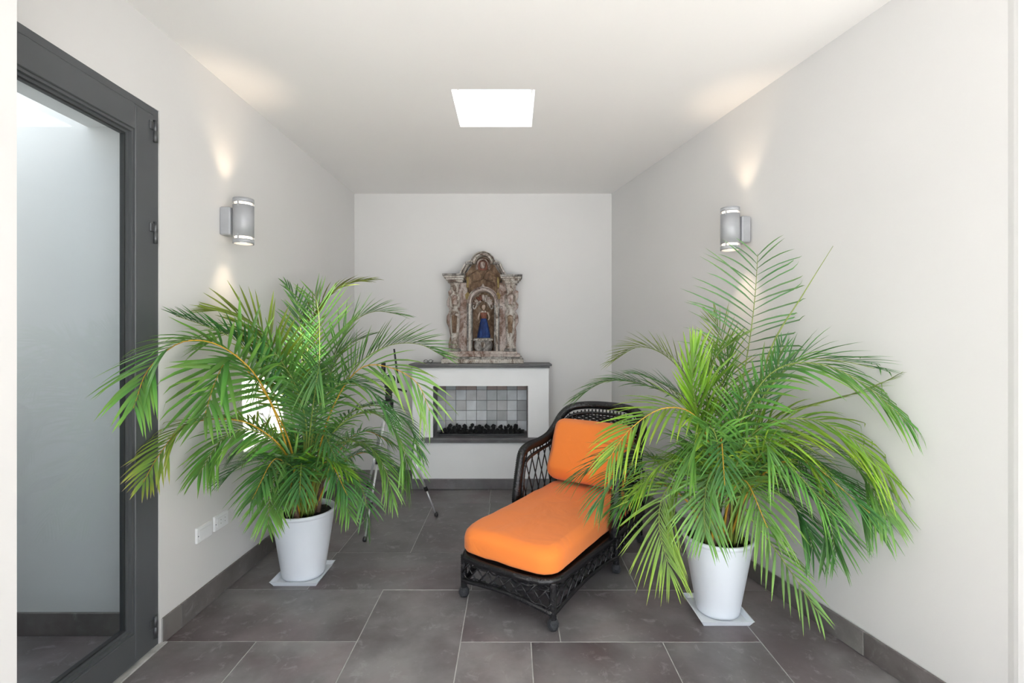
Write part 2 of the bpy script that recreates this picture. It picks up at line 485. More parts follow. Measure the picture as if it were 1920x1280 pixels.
# --- floor: a grout bed with single stoneware tiles of mixed formats on it
YF = 1.30                                  # the room is open at the front here
fl = MB().poly([(-3.3, YF - 0.1), (2.2, YF - 0.1), (2.2, YB + 0.15), (-3.3, YB + 0.15)], -0.10, -0.0014)
floor = struct(fl.build('floor', M['grout']), 'dark grey stoneware tile floor with thin pale joints', 'floor')
TILES = [
    (-1.72, -1.22, 1.83, 2.315), (-1.22, -.74, 1.83, 2.315), (-.74, -.245, 1.82, 2.785), (-.245, .09, 1.83, 2.31),
    (.09, .717, 1.83, 2.31), (.717, 1.185, 1.83, 2.31), (1.185, 1.80, 1.83, 2.785),
    (-1.72, -.74, 2.315, 2.795), (-.245, .232, 2.31, 2.785), (.232, 1.185, 2.31, 2.785),
    (-1.72, -1.18, 2.795, 3.275), (-1.18, -.235, 2.790, 3.270), (-.235, .722, 2.785, 3.265), (.722, 1.70, 2.785, 3.265),
    (-1.72, -1.17, 3.275, 4.24), (-1.17, -.685, 3.27, 4.24), (-.685, .27, 3.268, 3.752), (.27, 1.23, 3.265, 3.752),
    (1.23, 1.7, 3.265, 3.752), (-.685, -.19, 3.752, 4.24), (-.19, .77, 3.752, 4.24), (.77, 1.5, 3.752, 4.24),
    (-1.72, -1.17, 4.24, 5.0), (-1.17, -.20, 4.24, 5.0), (-.20, .77, 4.24, 5.0), (.77, 1.5, 4.24, 5.0),
    (-1.72, -.74, 1.21, 1.83), (-.74, .23, 1.21, 1.82), (.23, .717, 1.21, 1.83), (.717, 1.70, 1.21, 1.83)]
GAP = 0.0022
for x0, x1, y0, y1 in TILES:
    p = [(x0, y0), (x1, y0), (x1, y1), (x0, y1)]
    p = clip_half(p, lambda q: q[0] - (xl(q[1]) + 0.006))
    p = clip_half(p, lambda q: (xr(q[1]) - 0.006) - q[0])
    p = clip_half(p, lambda q: (YB - 0.004) - q[1])
    if len(p) < 3: continue
    o_, i_ = inset(p, GAP), inset(p, GAP + 0.0012)
    n = len(p)
    b = MB()
    b.add([(x, y, -0.012) for x, y in o_] + [(x, y, -0.0010) for x, y in o_] + [(x, y, 0.0) for x, y in i_],
          [(i, (i+1) % n, (i+1) % n + n, i + n) for i in range(n)] +
          [(i + n, (i+1) % n + n, (i+1) % n + 2*n, i + 2*n) for i in range(n)] + [tuple(range(2*n, 3*n))])
    b.build('tile', M['tile'], floor)
for x0, x1 in ((-3.3, -2.75), (-2.75, -1.79)):           # tiles of the room behind the glass door
    for y0, y1 in ((1.34, 1.86), (1.86, 2.36)):
        MB().box((x0+GAP, y0+GAP, -0.012), (x1-GAP, y1-GAP, 0.0), 0.0012).build('tile', M['tile'], floor)

struct(MB().poly([(-7, -7), (7, -7), (7, YF - 0.1), (-7, YF - 0.1)], -0.15, -0.012).build('bounce_ground', M['paving']),  # unseen ground, put in pale so daylight bounces into the room
       'unseen pale ground added to bounce daylight into the room', 'bounce_ground')

# --- walls
ZT = ZC + 0.16
DY0, DY1, DZ = 1.345, 2.289, 2.515           # door opening in the left wall
wl = MB()
T = 0.14
wl.poly([(xl(DY1) - T, DY1), (xl(DY1), DY1), (xl(YB), YB + 0.12), (xl(YB) - T, YB + 0.12)], -0.01, ZT)
wl.poly([(xl(DY0) - T, 1.335), (xl(DY0), 1.335), (xl(DY1), DY1), (xl(DY1) - T, DY1)], DZ, ZT)
struct(wl.build('wall_left', M['wall']), 'white plaster wall with the glazed door', 'wall')
struct(MB().poly([(xl(YB) - T, YB), (xr(YB) + 0.3, YB), (xr(YB) + 0.3, YB + 0.12), (xl(YB) - T, YB + 0.12)], -0.01, ZT)
       .build('wall_back', M['wall']), 'white plaster wall behind the fireplace', 'wall')
YR = 1.69
wr = MB()
xe = xr(YR)
arc = [(xe + 0.05 - 0.05*math.cos(a), YR - 0.02 - 0.05*math.sin(a)) for a in np.linspace(0, math.pi/2, 7)]
wr.poly([(xr(YB), YB + 0.12)] + [(xe, YR)] + arc + [(2.6, YR - 0.07), (2.6, YB + 0.12)], -0.01, ZT)
struct(wr.build('wall_right', M['wall']), 'plain white plaster wall running in towards the back', 'wall')
struct(MB().box((-3.3, 1.215, -0.01), (-1.360, 1.333, ZT)).build('wall_front', M['wall']),
       'white wall end beside the glazed door, nearest the camera', 'wall')
# the room behind the glass door
sr = MB()
sr.box((-3.3, 2.365, -0.01), (-1.80, 2.46, ZT))
sr.box((-3.4, 1.215, -0.01), (-3.3, 2.46, ZT))
struct(sr.build('wall_side', M['wall']), 'pale wall seen through the glazed door', 'wall')
srz = 2.474
sk = MB()                                   # its ceiling, open to a skylight on the far side
sk.box((-2.07, 1.334, srz), (-1.80, 2.365, srz + 0.10))
sk.box((-3.3, 1.334, srz), (-3.0, 2.365, srz + 0.10))
sk.box((-3.0, 1.334, srz), (-2.07, 1.60, srz + 0.10))
sk.box((-2.07, 1.334, srz + .10), (-1.98, 2.365, srz + .62)); sk.box((-3.09, 1.334, srz + .10), (-3.0, 2.365, srz + .62))
sk.box((-3.0, 1.51, srz + .10), (-2.07, 1.60, srz + .62)); sk.box((-3.0, 2.366, srz + .10), (-2.07, 2.46, srz + .62))
struct(sk.build('ceiling_side', M['wall']), 'ceiling with roof light in the room behind the glazed door', 'ceiling')
struct(MB().box((-3.28, 2.353, 0.001), (-1.803, 2.366, 0.112), 0.002).build('baseboard_side', M['base']),
       'dark tile skirting seen through the glazed door', 'baseboard')

# --- ceiling with the roof light
SX0, SX1, SY0, SY1 = -0.357, 0.136, 2.853, 3.36
cl = MB()
yc0 = 1.215
cl.poly([(-1.80, yc0), (SX0, yc0), (SX0, YB + 0.12), (-1.80, YB + 0.12)], ZC, ZT)
cl.poly([(SX1, yc0), (2.6, yc0), (2.6, YB + 0.12), (SX1, YB + 0.12)], ZC, ZT)
cl.poly([(SX0, yc0), (SX1, yc0), (SX1, SY0), (SX0, SY0)], ZC, ZT)
cl.poly([(SX0, SY1), (SX1, SY1), (SX1, YB + 0.12), (SX0, YB + 0.12)], ZC, ZT)
struct(cl.build('ceiling', M['ceil']), 'flat white ceiling with a square roof light', 'ceiling')
win = struct(empty('window_1', ((SX0+SX1)/2, (SY0+SY1)/2, ZT)), 'square skylight in the white ceiling', 'skylight')
hx, hy = (SX1-SX0)/2, (SY1-SY0)/2
wf = MB()
wf.box((-hx-.04, -hy-.04, 0), (-hx+.012, hy+.04, .05)); wf.box((hx-.012, -hy-.04, 0), (hx+.04, hy+.04, .05))
wf.box((-hx+.012, -hy-.04, 0), (hx-.012, -hy+.012, .05)); wf.box((-hx+.012, hy-.012, 0), (hx-.012, hy+.04, .05))
wf.build('window_frame', M['ceil'], win)
MB().box((-hx+.012, -hy+.012, .03), (hx-.012, hy-.012, .036)).build('pane', M['skypane'], win)

# unseen roof and walls added to even the daylight; end and far right open
tr_ = MB()
tr_.box((-3.4, -3.2, ZC + .02), (3.6, 1.215, ZT))
struct(tr_.build('ceiling_light_blocker', M['ceil']), 'unseen white roof behind the camera, added to even out the daylight', 'ceiling')
tr_ = MB()
tr_.box((-3.4, -3.2, -.01), (-3.3, 1.215, ZC + .02))
tr_.box((3.5, -1.0, -.01), (3.6, 1.62, ZC + .02))  # added to hold side daylight off the front of the room
struct(tr_.build('wall_light_blocker', M['wall']), 'unseen white walls behind the camera, added to even out the daylight', 'wall')
struct(MB().box((2.6, 1.62, -.01), (3.6, 1.74, ZT)).build('wall_front_right', M['wall']), 'white outer wall beside the open room', 'wall')

# --- baseboards of cut tile
def baseboard(name, label, p0, p1, joints, h=0.118, t=0.012):
    """p0->p1 along the wall's foot, room on the left-hand side; joints = distances of the cuts"""
    p0, p1 = Vector(p0), Vector(p1)
    d = (p1 - p0); L = d.length; d.normalize()
    nrm = Vector((-d.y, d.x))
    root = empty(name, (p0.x, p0.y, 0.001), math.atan2(d.y, d.x))
    struct(root, label, 'baseboard')
    js = [0.0] + joints + [L]
    for a, b in zip(js[:-1], js[1:]):
        MB().box((a + .0015, 0.001, 0), (b - .0015, t, h), 0.0022).build('tile', M['base'], root)
    MB().box((0, 0.0, 0), (L, t*0.55, h - 0.003)).build('grout_bed', M['grout'], root)
    return root
baseboard('baseboard_left', 'dark tile skirting along the wall with the glazed door', (xl(YB), YB), (xl(2.30), 2.30), [0.62, 1.58, 2.5])
baseboard('baseboard_right', 'dark tile skirting along the plain wall', (xr(1.70), 1.70), (xr(YB), YB), [0.52, 1.49, 2.46], 0.112)
baseboard('baseboard_back', 'dark tile skirting at the back, beside the fireplace', (-0.955, YB), (xl(YB) + .012, YB), [0.2], 0.106)
baseboard('baseboard_back', 'dark tile skirting at the back, behind the wicker lounger', (xr(YB) - .012, YB), (0.352, YB), [], 0.106)

# --- glazed door, grey aluminium
XD = xl(1.9)
door = struct(empty('door_1', (XD, DY0, 0)), 'dark grey aluminium door with one large glass pane', 'door')
W = DY1 - DY0                               # local: y along the wall, x into the room
fr = MB()
fw = 0.032
fr.box((-.07, W - fw, 0), (.004, W, DZ)); fr.box((-.07, 0, 0), (.004, fw, DZ)); fr.box((-.07, fw, DZ - fw), (.004, W - fw, DZ))
fr.build('door_frame', M['alu'], door)
leaf = MB()
s = 0.112; g = 0.004
y0, y1, z0, z1 = fw + g, W - fw - g, 0.012, DZ - fw - g
for a, b in (((y0, z0), (y0 + s, z1)), ((y1 - s, z0), (y1, z1)), ((y0 + s, z0), (y1 - s, z0 + s + .02)), ((y0 + s, z1 - s), (y1 - s, z1))):
    leaf.box((-.05, a[0], a[1]), (.012, b[0], b[1]), 0.003)
lf = leaf.build('door_leaf', M['alu'], door)
bead = MB()
gy0, gy1, gz0, gz1 = y0 + s, y1 - s, z0 + s + .02, z1 - s
for w_, xa, xb in ((0.012, -.030, .004), (0.024, -.038, -.010)):
    bead.box((xa, gy0, gz0), (xb, gy0 + w_, gz1)); bead.box((xa, gy1 - w_, gz0), (xb, gy1, gz1))
    bead.box((xa, gy0 + w_, gz0), (xb, gy1 - w_, gz0 + w_)); bead.box((xa, gy0 + w_, gz1 - w_), (xb, gy1 - w_, gz1))
bead.build('glazing_bead', M['alu'], lf)
gk = MB()
for a, b in (((gy0+.024, gz0+.024), (gy0+.030, gz1-.024)), ((gy1-.030, gz0+.024), (gy1-.024, gz1-.024)),
             ((gy0+.030, gz0+.024), (gy1-.030, gz0+.030)), ((gy0+.030, gz1-.030), (gy1-.030, gz1-.024))):
    gk.box((-.034, a[0], a[1]), (-.014, b[0], b[1]))
gk.build('gasket', M['alu_dark'], lf)
MB().box((-.028, gy0+.026, gz0+.026), (-.020, gy1-.026, gz1-.026)).build('pane', M['pane'], lf)
for hz in (0.105, 1.935, 2.405):
    hg = MB()
    hg.lathe([(0.0095, -.05), (0.0095, -.004), (0.008, -.003), (0.008, .003), (0.0095, .004), (0.0095, .05)], (.016, W - fw - .002, hz), 12)
    ho = hg.build('hinge', M['hinge'], door, True)
    MB().box((.003, W - fw - .034, hz), (.018, W - fw - .006, hz + .042), .003).build('hinge_plate', M['hinge'], ho)
struct(MB().box((XD - .10, DY0, -.002), (XD + .035, DY1 + .02, .006), .002).build('trim_1', M['grout']), 'pale cement strip under the glazed door', 'threshold')

# --- switch and socket plates on the left wall
def wall_plate(name, label, yc, zc, w, h, sockets):
    a = math.atan(0.026)
    r = empty(name, (xl(yc), yc, zc), -a)
    tag(r, label, 'socket', 'plates low on the left wall')
    b = MB(); b.box((-.004, -w/2, -h/2), (.010, w/2, h/2), .003); b.build('cover_plate', M['plate'], r)
    b = MB(); b.box((.010, -w*.36, -h*.30), (.0125, w*.36, h*.30), .001); b.build('insert', M['plate'], r)
    if sockets:
        for yy in (-.012, .026):
            for zz in (-.010, .010):
                MB().lathe([(.0022, 0), (.0022, .0012)], (0, 0, 0), 8).build('pin_hole', M['hole'], r, loc=(.0122, yy, zz), rot=(0, math.pi/2, 0))
    MB().lathe([(.003, 0), (.003, .002)], (0, 0, 0), 8).build('screw', M['hole'], r, loc=(.0092, -w/2 + .010, -.004), rot=(0, math.pi/2, 0))
wall_plate('blank_plate', 'blank white wall plate, the one nearer the glazed door', 2.60, .408, .125, .082, False)
wall_plate('power_outlet', 'white wall plate with two-pin sockets, the one nearer the potted palm', 2.745, .414, .125, .082, True)

# --- wall sconces, up and down lights
def sconce(label, x, y, z, rz):
    """local +x points into the room"""
    r = empty('wall_sconce', (x, y, z), rz)
    tag(r, label, 'wall lamp', 'wall sconces')
    MB().box((-.002, -.042, -.082), (.058, .042, .076), .006).build('mounting_box', M['sconce'], r)
    R, cx = .055, .112
    def shell(za, zb, nm):
        # open cylinder wall with thickness
        MB().lathe([(R - .006, za), (R, za), (R, zb), (R - .006, zb), (R - .006, za)], (cx, 0, 0), 32, cap=False).build(nm, M['sconce'], r, True)
    shell(-.090, .090, 'cylinder')
    shell(.104, .128, 'top_ring')
    shell(-.128, -.104, 'bottom_ring')
    for sgn in (1, -1):
        for k in range(3):
            a = k*2*math.pi/3 + .5
            MB().box((-.003, -.004, -.020), (.003, .004, .020)).build('spacer', M['sconce'], r, loc=(cx + (R-.003)*math.cos(a), (R-.003)*math.sin(a), sgn*.097), rot=(0, 0, a))
        MB().lathe([(.001, 0), (R - .012, 0), (R - .010, .004), (R - .010, .024), (R - .014, .028), (.001, .030)], (cx, 0, 0), 24).build('lens', M['lens'], r, True, loc=(0, 0, .084 if sgn > 0 else -.114))
        ld = bpy.data.lights.new('sconce_bulb', 'SPOT')
        ld.energy = 4.2; ld.spot_size = math.radians(72); ld.spot_blend = 1.0; ld.shadow_soft_size = 0.03
        ld.color = (1.0, 0.78, 0.55)
        lo = bpy.data.objects.new('sconce_bulb', ld); COL.objects.link(lo); lo.parent = r
        lo.location = (cx, 0, sgn*.135)
        lo.rotation_euler = (math.pi if sgn > 0 else 0, 0, 0)
        tilt = math.radians(9)                      # grazes the wall a little
        lo.rotation_euler = (math.pi if sgn > 0 else 0, -tilt if sgn > 0 else tilt, 0)
sconce('silver cylinder sconce on the wall above the outlets and glazed-door side palm', xl(2.78), 2.78, 2.112, 0.0)
sconce('silver cylinder sconce on the plain wall, partly behind the taller palm', xr(2.97), 2.97, 2.105, math.pi - math.atan(0.230)*-1)

# ================================================================== FIREPLACE
FP = empty('fireplace', (-0.30, 4.635, 0.0))
tag(FP, 'white plastered fireplace with slate mantel and a tiled niche', 'fireplace')
def fx(px): return (px - 960)*4.635/F + 0.30
bx0, bx1 = fx(773), fx(1029)
nx0, nx1, nz0, nz1 = fx(811.7), fx(990), 0.470, 0.984
D = YB - 4.635 - 0.001
ND = 0.262
b = MB()
b.box((bx0, 0, .003), (nx0, D, 1.158)); b.box((nx1, 0, .003), (bx1, D, 1.158))
b.box((nx0, 0, nz1), (nx1, D, 1.158)); b.box((nx0, 0, .003), (nx1, D, nz0)); b.box((nx0, ND+.012, nz0), (nx1, D, nz1))
b.build('surround', M['fire'], FP)
MB().box((fx(773)-.014, -.020, .003), (fx(1029)+.014, D, .100), .003).build('plinth', M['slate'], FP)
mt = MB(); mt.box((fx(766)+.01, -.048, 1.178), (fx(1035.7)-.008, D, 1.197), .003)
mt.box((fx(766)+.03, -.034, 1.158), (fx(1035.7)-.028, D, 1.178), .003)
mt.build('mantel_shelf', M['slate'], FP)
hs = MB(); hs.box((fx(790.7)+.004, -.042, .470), (fx(1011)-.003, .0, .494), .003)
hs.box((fx(790.7)+.03, -.028, .446), (fx(1011)-.028, -.0005, .470), .003)
hs.box((nx0 + .001, -.002, .471), (nx1 - .001, ND, .494))
hs.build('hearth_ledge', M['slate'], FP)
# glazed tiles lining the niche
tilemats = []
for k, c in enumerate([(.44, .47, .49), (.54, .57, .60), (.62, .65, .68), (.38, .395, .41), (.50, .51, .525)]):
    m = mat_simple('niche_tile_%d' % k, c, 0.45, var=0.13, scale=9, bump=0.12, bscale=25)
    tilemats.append(m)
pinkish = mat_simple('niche_tile_rose', (.36, .28, .26), 0.5, var=0.15, scale=9, bump=0.12, bscale=25)
q = 4.635 + ND
def tx(cropx): return ((cropx/1463*320 + 740) - 960)*q/F + 0.30
def tz(cropy): return H - ((cropy/1280*280 + 660) - CY)*q/F
cols = [nx0] + [tx(v) for v in (438, 525, 614, 702, 790, 877, 963, 1050)] + [nx1]
rows = [nz1 - .001] + [tz(v) for v in (323, 412, 498, 585, 672)] + [0.496]
for r_ in range(len(rows) - 1):
    for c_ in range(len(cols) - 1):
        dy = rng.uniform(-.0015, .0015)
        mm = pinkish if (r_ == 0 and c_ % 3 != 1) else rng.choice(tilemats)
        MB().box((cols[c_] + .0018, ND - .004 + dy, rows[r_+1] + .0018), (cols[c_+1] - .0018, ND + .008, rows[r_] - .0018), .0015).build('tile', mm, FP)
MB().box((nx0, ND + .006, nz0), (nx1, ND + .0125, nz1)).build('tile_grout', M['slate'], FP)
for side in (0, 1):
    for k in range(3):
        for r_ in range(len(rows) - 1):
            ya, yb = .004 + k*.086, .004 + (k+1)*.086 - .003
            xa, xb = (nx0, nx0 + .006) if side == 0 else (nx1 - .006, nx1)
            MB().box((xa, ya, rows[r_+1] + .0018), (xb, min(yb, ND - .006), rows[r_] - .0018), .0012).build('tile', M['slate'], FP)
tr = MB()
ty0, ty1, tx0, tx1 = .055, .215, nx0 + .045, nx1 - .030
tr.box((tx0, ty0, .495), (tx1, ty1, .500)); tr.box((tx0, ty0, .500), (tx1, ty0 + .006, .516)); tr.box((tx0, ty1 - .006, .500), (tx1, ty1, .530))
tr.box((tx0, ty0 + .006, .500), (tx0 + .006, ty1 - .006, .516)); tr.box((tx1 - .006, ty0 + .006, .500), (tx1, ty1 - .006, .516))
tr.build('burner_tray', M['tray'], FP)

# lava rocks, each its own lump
def rock_mesh(seed):
    import bmesh
    bm = bmesh.new()
    bmesh.ops.create_icosphere(bm, subdivisions=2, radius=1.0)
    for v in bm.verts:
        n_ = noise.noise(v.co*1.3 + Vector((seed*7.1, 0, 0)))*0.42 + noise.noise(v.co*3.1 + Vector((0, seed*3.3, 0)))*0.22
        v.co *= 1 + n_
    me = bpy.data.meshes.new('lava_rock'); bm.to_mesh(me); bm.free()
    me.materials.append(M['rock'])
    return me
rmesh = [rock_mesh(k) for k in range(6)]
k = 0
for layer, (cnt, zz) in enumerate(((20, .528), (18, .532), (13, .560), (10, .566))):
    for i in range(cnt):
        f = (i + .5)/cnt
        span = (tx0 + .026, tx1 - .026) if layer < 2 else (tx0 + .06, tx1 - .05)
        x = span[0] + (span[1]-span[0])*f + rng.uniform(-.004, .004)
        yy = (ty0 + .034, ty0 + .090, ty0 + .060, ty0 + .115)[layer] + rng.uniform(-.008, .008)
        sz = rng.uniform(.016, .0235)
        o = link('lava_rock', rmesh[k % 6], None, (FP.location.x + x, FP.location.y + yy, zz + rng.uniform(0, .012)),
                 (rng.uniform(0, 6), rng.uniform(0, 6), rng.uniform(0, 6)), (sz, sz*rng.uniform(.8, 1.1), sz*rng.uniform(.7, 1.0)))
        tag(o, 'black lava rock heaped in the fireplace niche', 'rock', 'lava rocks in the fireplace niche')
        k += 1

# small wire thing on the mantel
r = empty('reading_glasses', at(803, 676.5, 4.72)); r.location.z = 1.1975
tag(r, 'small dark wire-framed glasses lying on the mantel beside the shrine', 'glasses')
for s_ in (-1, 1):
    pts = [(s_*.024 + .019*math.cos(a), -.002, .0185 + .0155*math.sin(a)) for a in np.linspace(0, 2*math.pi, 19)[:-1]]
    MB().tube(pts, .0022, 6, True).build('rim', M['black'], r, True)
    MB().tube(spline([(s_*.043, 0, .022), (s_*.045, .02, .024), (s_*.03, .06, .014), (s_*.01, .10, .003)], 14)[0].tolist(), .002, 6).build('temple', M['black'], r, True)
MB().tube([(-.006, -.002, .022), (0, -.002, .025), (.006, -.002, .022)], .002, 6).build('bridge', M['black'], r, True)

# ================================================================== CARVED SHRINE
SY = 4.735                                   # plane of the carved front
SH = empty('carved_shrine', (-0.285, SY, 1.1975))
tag(SH, 'weathered carved wooden altarpiece with columns and arched pediment on the mantel', 'shrine')
SCF = (300/1477)*SY/F
def sx(c): return (c - 615)*SCF
ZB0 = 1178
def sz(c): return (ZB0 - c)*SCF
def outline(pts): return [(sx(a), sz(b_)) for a, b_ in pts]
YW = YB - SY - 0.004                         # shrine backs on to the wall
# base, three weathered steps
for (a, b_, c0, c1, yf) in ((240, 992, 1178, 1138, -.085), (252, 980, 1140, 1118, -.070), (272, 962, 1120, 1092, -.060), (296, 936, 1094, 1066, -.045)):
    o = MB().front(outline([(a, c0), (b_, c0), (b_ - 4, c1), (a + 4, c1)]), yf, YW, .007).build('base_step', M['cream2'] if c0 < 1130 else M['greyw'] if c0 < 1150 else M['cream'], SH)
# back board with wavy carved wings; an opening is left where the niche is
lw = [(300, 1085), (292, 1000), (312, 930), (296, 850), (276, 800), (278, 745), (298, 705), (300, 670), (280, 650), (276, 610), (296, 560), (290, 515), (306, 500), (318, 430)]
rw = [(925, 430), (918, 500), (945, 512), (944, 560), (920, 600), (945, 630), (942, 660), (916, 690), (942, 735), (945, 800), (918, 850), (928, 900), (920, 1000), (930, 1085)]
left = [(472, 1085)] + [(472, 430)] + lw[::-1]
MB().front(outline(lw[:1] + [(472, 1085), (472, 430)] + lw[::-1][:-1]), .030, YW, .008).build('carved_wing', M['cream2'], SH)
MB().front(outline([(764, 1085)] + rw[::-1] + [(764, 430)]), .030, YW, .008).build('carved_wing', M['cream2'], SH)
def arc_pts(cx, cy, r_, a0, a1, n, ry=None):
    ry = ry or r_
    return [(cx + r_*math.cos(a), cy - ry*math.sin(a)) for a in np.linspace(a0, a1, n)]
MB().front(outline([(470, 1085), (766, 1085), (766, 430), (470, 430)]), .095, YW).build('niche_back', M['brown'], SH)
# panel above the niche arch and the pediment field
field = [(470, 620)] + arc_pts(617, 620, 128, math.pi, 0, 17)[0:] + [(766, 620), (766, 430), (800, 372), (760, 330), (715, 262)] + arc_pts(615, 262, 98, 0, math.pi, 13) + [(470, 330), (430, 372), (470, 430)]
MB().front(outline(field), .035, YW).build('pediment_field', M['brown'], SH)
# pediment moulding: arch, steps and sweeping shoulders
def moulding(name, mat, path, w, y0, y1, n=40):
    P, L = spline([(sx(a), sz(b_)) for a, b_ in path], n)
    o = MB()
    prof = [(-.5, 1.0), (-.5, .35), (-.32, .0), (-.05, .0), (.02, .30), (.22, .30), (.30, .10), (.5, .25), (.5, 1.0)]
    vs_ = []
    for i in range(n):
        t = P[min(i+1, n-1)] - P[max(i-1, 0)]; t /= np.linalg.norm(t)
        nr = np.array((-t[1], t[0]))
        for u, d in prof:
            p = P[i] + nr*u*w
            vs_.append((p[0], y0 + (y1-y0)*d, p[1]))
    m = len(prof); fs_ = []
    for i in range(n-1):
        for k_ in range(m-1):
            fs_.append((i*m+k_, (i+1)*m+k_, (i+1)*m+k_+1, i*m+k_+1))
    fs_.append(tuple(range(m-1, -1, -1))); fs_.append(tuple(range((n-1)*m, n*m)))
    o.add(vs_, fs_)
    return o.build(name, mat, SH)
arch = arc_pts(615, 262, 92, math.pi, 0, 15)
moulding('arch_moulding', M['cream'], arch, .052, -.040, .10)
moulding('shoulder_moulding', M['cream'], [(412, 365), (428, 330), (452, 285), (476, 252), (500, 246), (520, 250)][::-1], .044, -.030, .10, 24)
moulding('shoulder_moulding', M['cream'], [(818, 372), (800, 340), (776, 292), (760, 256), (738, 248), (712, 250)], .044, -.030, .10, 24)
for c_, sg in ((486, -1), (746, 1)):
    MB().front(outline([(c_-34, 268), (c_+34, 268), (c_+30, 244), (c_-30, 244)]), -.035, .09, .006).build('shoulder_block', M['greyw'], SH)
# entablature blocks over the columns
for (a, b_, off) in ((252, 452, 0), (778, 978, 8)):
    for k_, (y0_, y1_, ins, yf) in enumerate(((360, 378, 0, -.085), (377, 396, 12, -.075), (395, 415, 28, -.060), (414, 436, 44, -.050))):
        il, ir = (ins, ins*.4) if a < 500 else (ins*.4, ins)
        MB().front(outline([(a + il, y1_+off), (b_ - ir, y1_+off), (b_ - ir + 2, y0_+off), (a + il - 2, y0_+off)]), yf, YW, .006).build('cornice', M['greyw'] if k_ == 0 else M['cream'], SH)
# baluster columns
def column(cx_, mat):
    prof = [(46, 436), (47, 448), (40, 456), (44, 470), (34, 482), (38, 495), (33, 512), (28, 524), (34, 538), (49, 556), (51, 575), (50, 635), (47, 652), (33, 662), (27, 676),
            (33, 690), (46, 704), (50, 720), (48, 735), (45, 800), (41, 870), (36, 930), (33, 985), (36, 1000), (30, 1008), (42, 1020), (40, 1032), (52, 1044), (52, 1070)]
    c = MB()
    c.lathe([(r_*SCF, sz(z_)) for r_, z_ in prof][::-1], (sx(cx_), .012, 0), 14, sy=.85)
    return c.build('column', mat, SH, True)
for cx_ in (356, 868):
    co = column(cx_, M['cream'])
    for (w_, a, b_) in ((30, 562, 640), (26, 745, 900)):           # raised panels on the shafts
        MB().front(outline([(cx_-w_*.7, b_), (cx_+w_*.7, b_), (cx_+w_, a), (cx_, a-12), (cx_-w_, a)]), -.042, -.012, .006).build('carved_panel', M['brown'] if w_ < 30 else M['cream2'], co)
    MB().front(outline([(cx_-56, 1070), (cx_+56, 1070), (cx_+50, 1042), (cx_-50, 1042)]), -.050, .05, .006).build('plinth_block', M['greyw'], co)
# curtain-like carving above the niche
for sg in (-1, 1):
    pts = [(615, 330), (615 + sg*20, 316), (615 + sg*70, 322), (615 + sg*118, 350), (615 + sg*150, 390), (615 + sg*146, 470), (615 + sg*128, 540), (615 + sg*112, 520),
           (615 + sg*108, 470), (615 + sg*96, 430), (615 + sg*60, 425), (615 + sg*22, 405), (615, 395)]
    if sg > 0: pts = pts[::-1]
    MB().front(outline(pts), .008, .06, .014).build('carved_drape', M['brown'], SH)
    pts = [(615 + sg*3, 402), (615 + sg*14, 352), (615 + sg*48, 326), (615 + sg*96, 340), (615 + sg*126, 382), (615 + sg*92, 372), (615 + sg*98, 412), (615 + sg*60, 424), (615 + sg*28, 414)]
    if sg > 0: pts = pts[::-1]
    MB().front(outline(pts), -.006, .04, .010).build('carved_leaf', M['brown'], SH)
    pts = [(615 + sg*138, 585), (615 + sg*152, 580), (615 + sg*156, 548), (615 + sg*140, 528), (615 + sg*128, 548)]
    if sg < 0: pts = pts[::-1]
    MB().front(outline(pts[::-1]), .000, .06, .008).build('gilt_drop', M['yellow'], SH)
    MB().front(outline([(615 + sg*142 - 10, 480), (615 + sg*142 + 10, 480), (615 + sg*140 + 12, 380), (615 + sg*140 - 10, 380)]), .004, .06, .006).build('gilt_strip', M['yellow'], SH)
MB().front(outline([(590, 480), (640, 480), (628, 462), (616, 440), (604, 462)]), .000, .06, .008).build('carved_crest', M['cream2'], SH)
# small head niche in the pediment
moulding('niche_moulding', M['cream2'], [(562, 312), (556, 280)] + arc_pts(614, 268, 52, math.pi, 0, 9) + [(672, 280), (668, 312)], .024, -.012, .08, 30)
MB().front(outline([(572, 318), (656, 318), (656, 270)] + arc_pts(614, 270, 42, 0, math.pi, 9) + [(572, 270)]), .020, .07).build('head_panel', M['red'], SH)
hd = MB(); hd.lathe([(.002, -.034), (.018, -.030), (.027, -.012), (.029, .008), (.024, .026), (.012, .036), (.002, .038)], (sx(614), .014, sz(272)), 14)
hd.build('carved_head', M['cream2'], SH, True)
# inner arch round the figure
moulding('niche_arch', M['cream2'], [(494, 640), (492, 620)] + arc_pts(617, 618, 125, math.pi*.97, math.pi*.03, 17) + [(742, 620), (742, 640)], .050, -.020, .095, 44)
for c_ in (492, 742):
    for dx, w_, yf in ((-14, 9, -.012), (4, 11, -.022), (19, 6, -.006)):
        MB().front(outline([(c_+dx-w_, 1084), (c_+dx+w_, 1084), (c_+dx+w_, 630), (c_+dx-w_, 630)]), yf, .095, .004).build('pilaster', M['cream'] if dx == 4 else M['greyw'], SH)
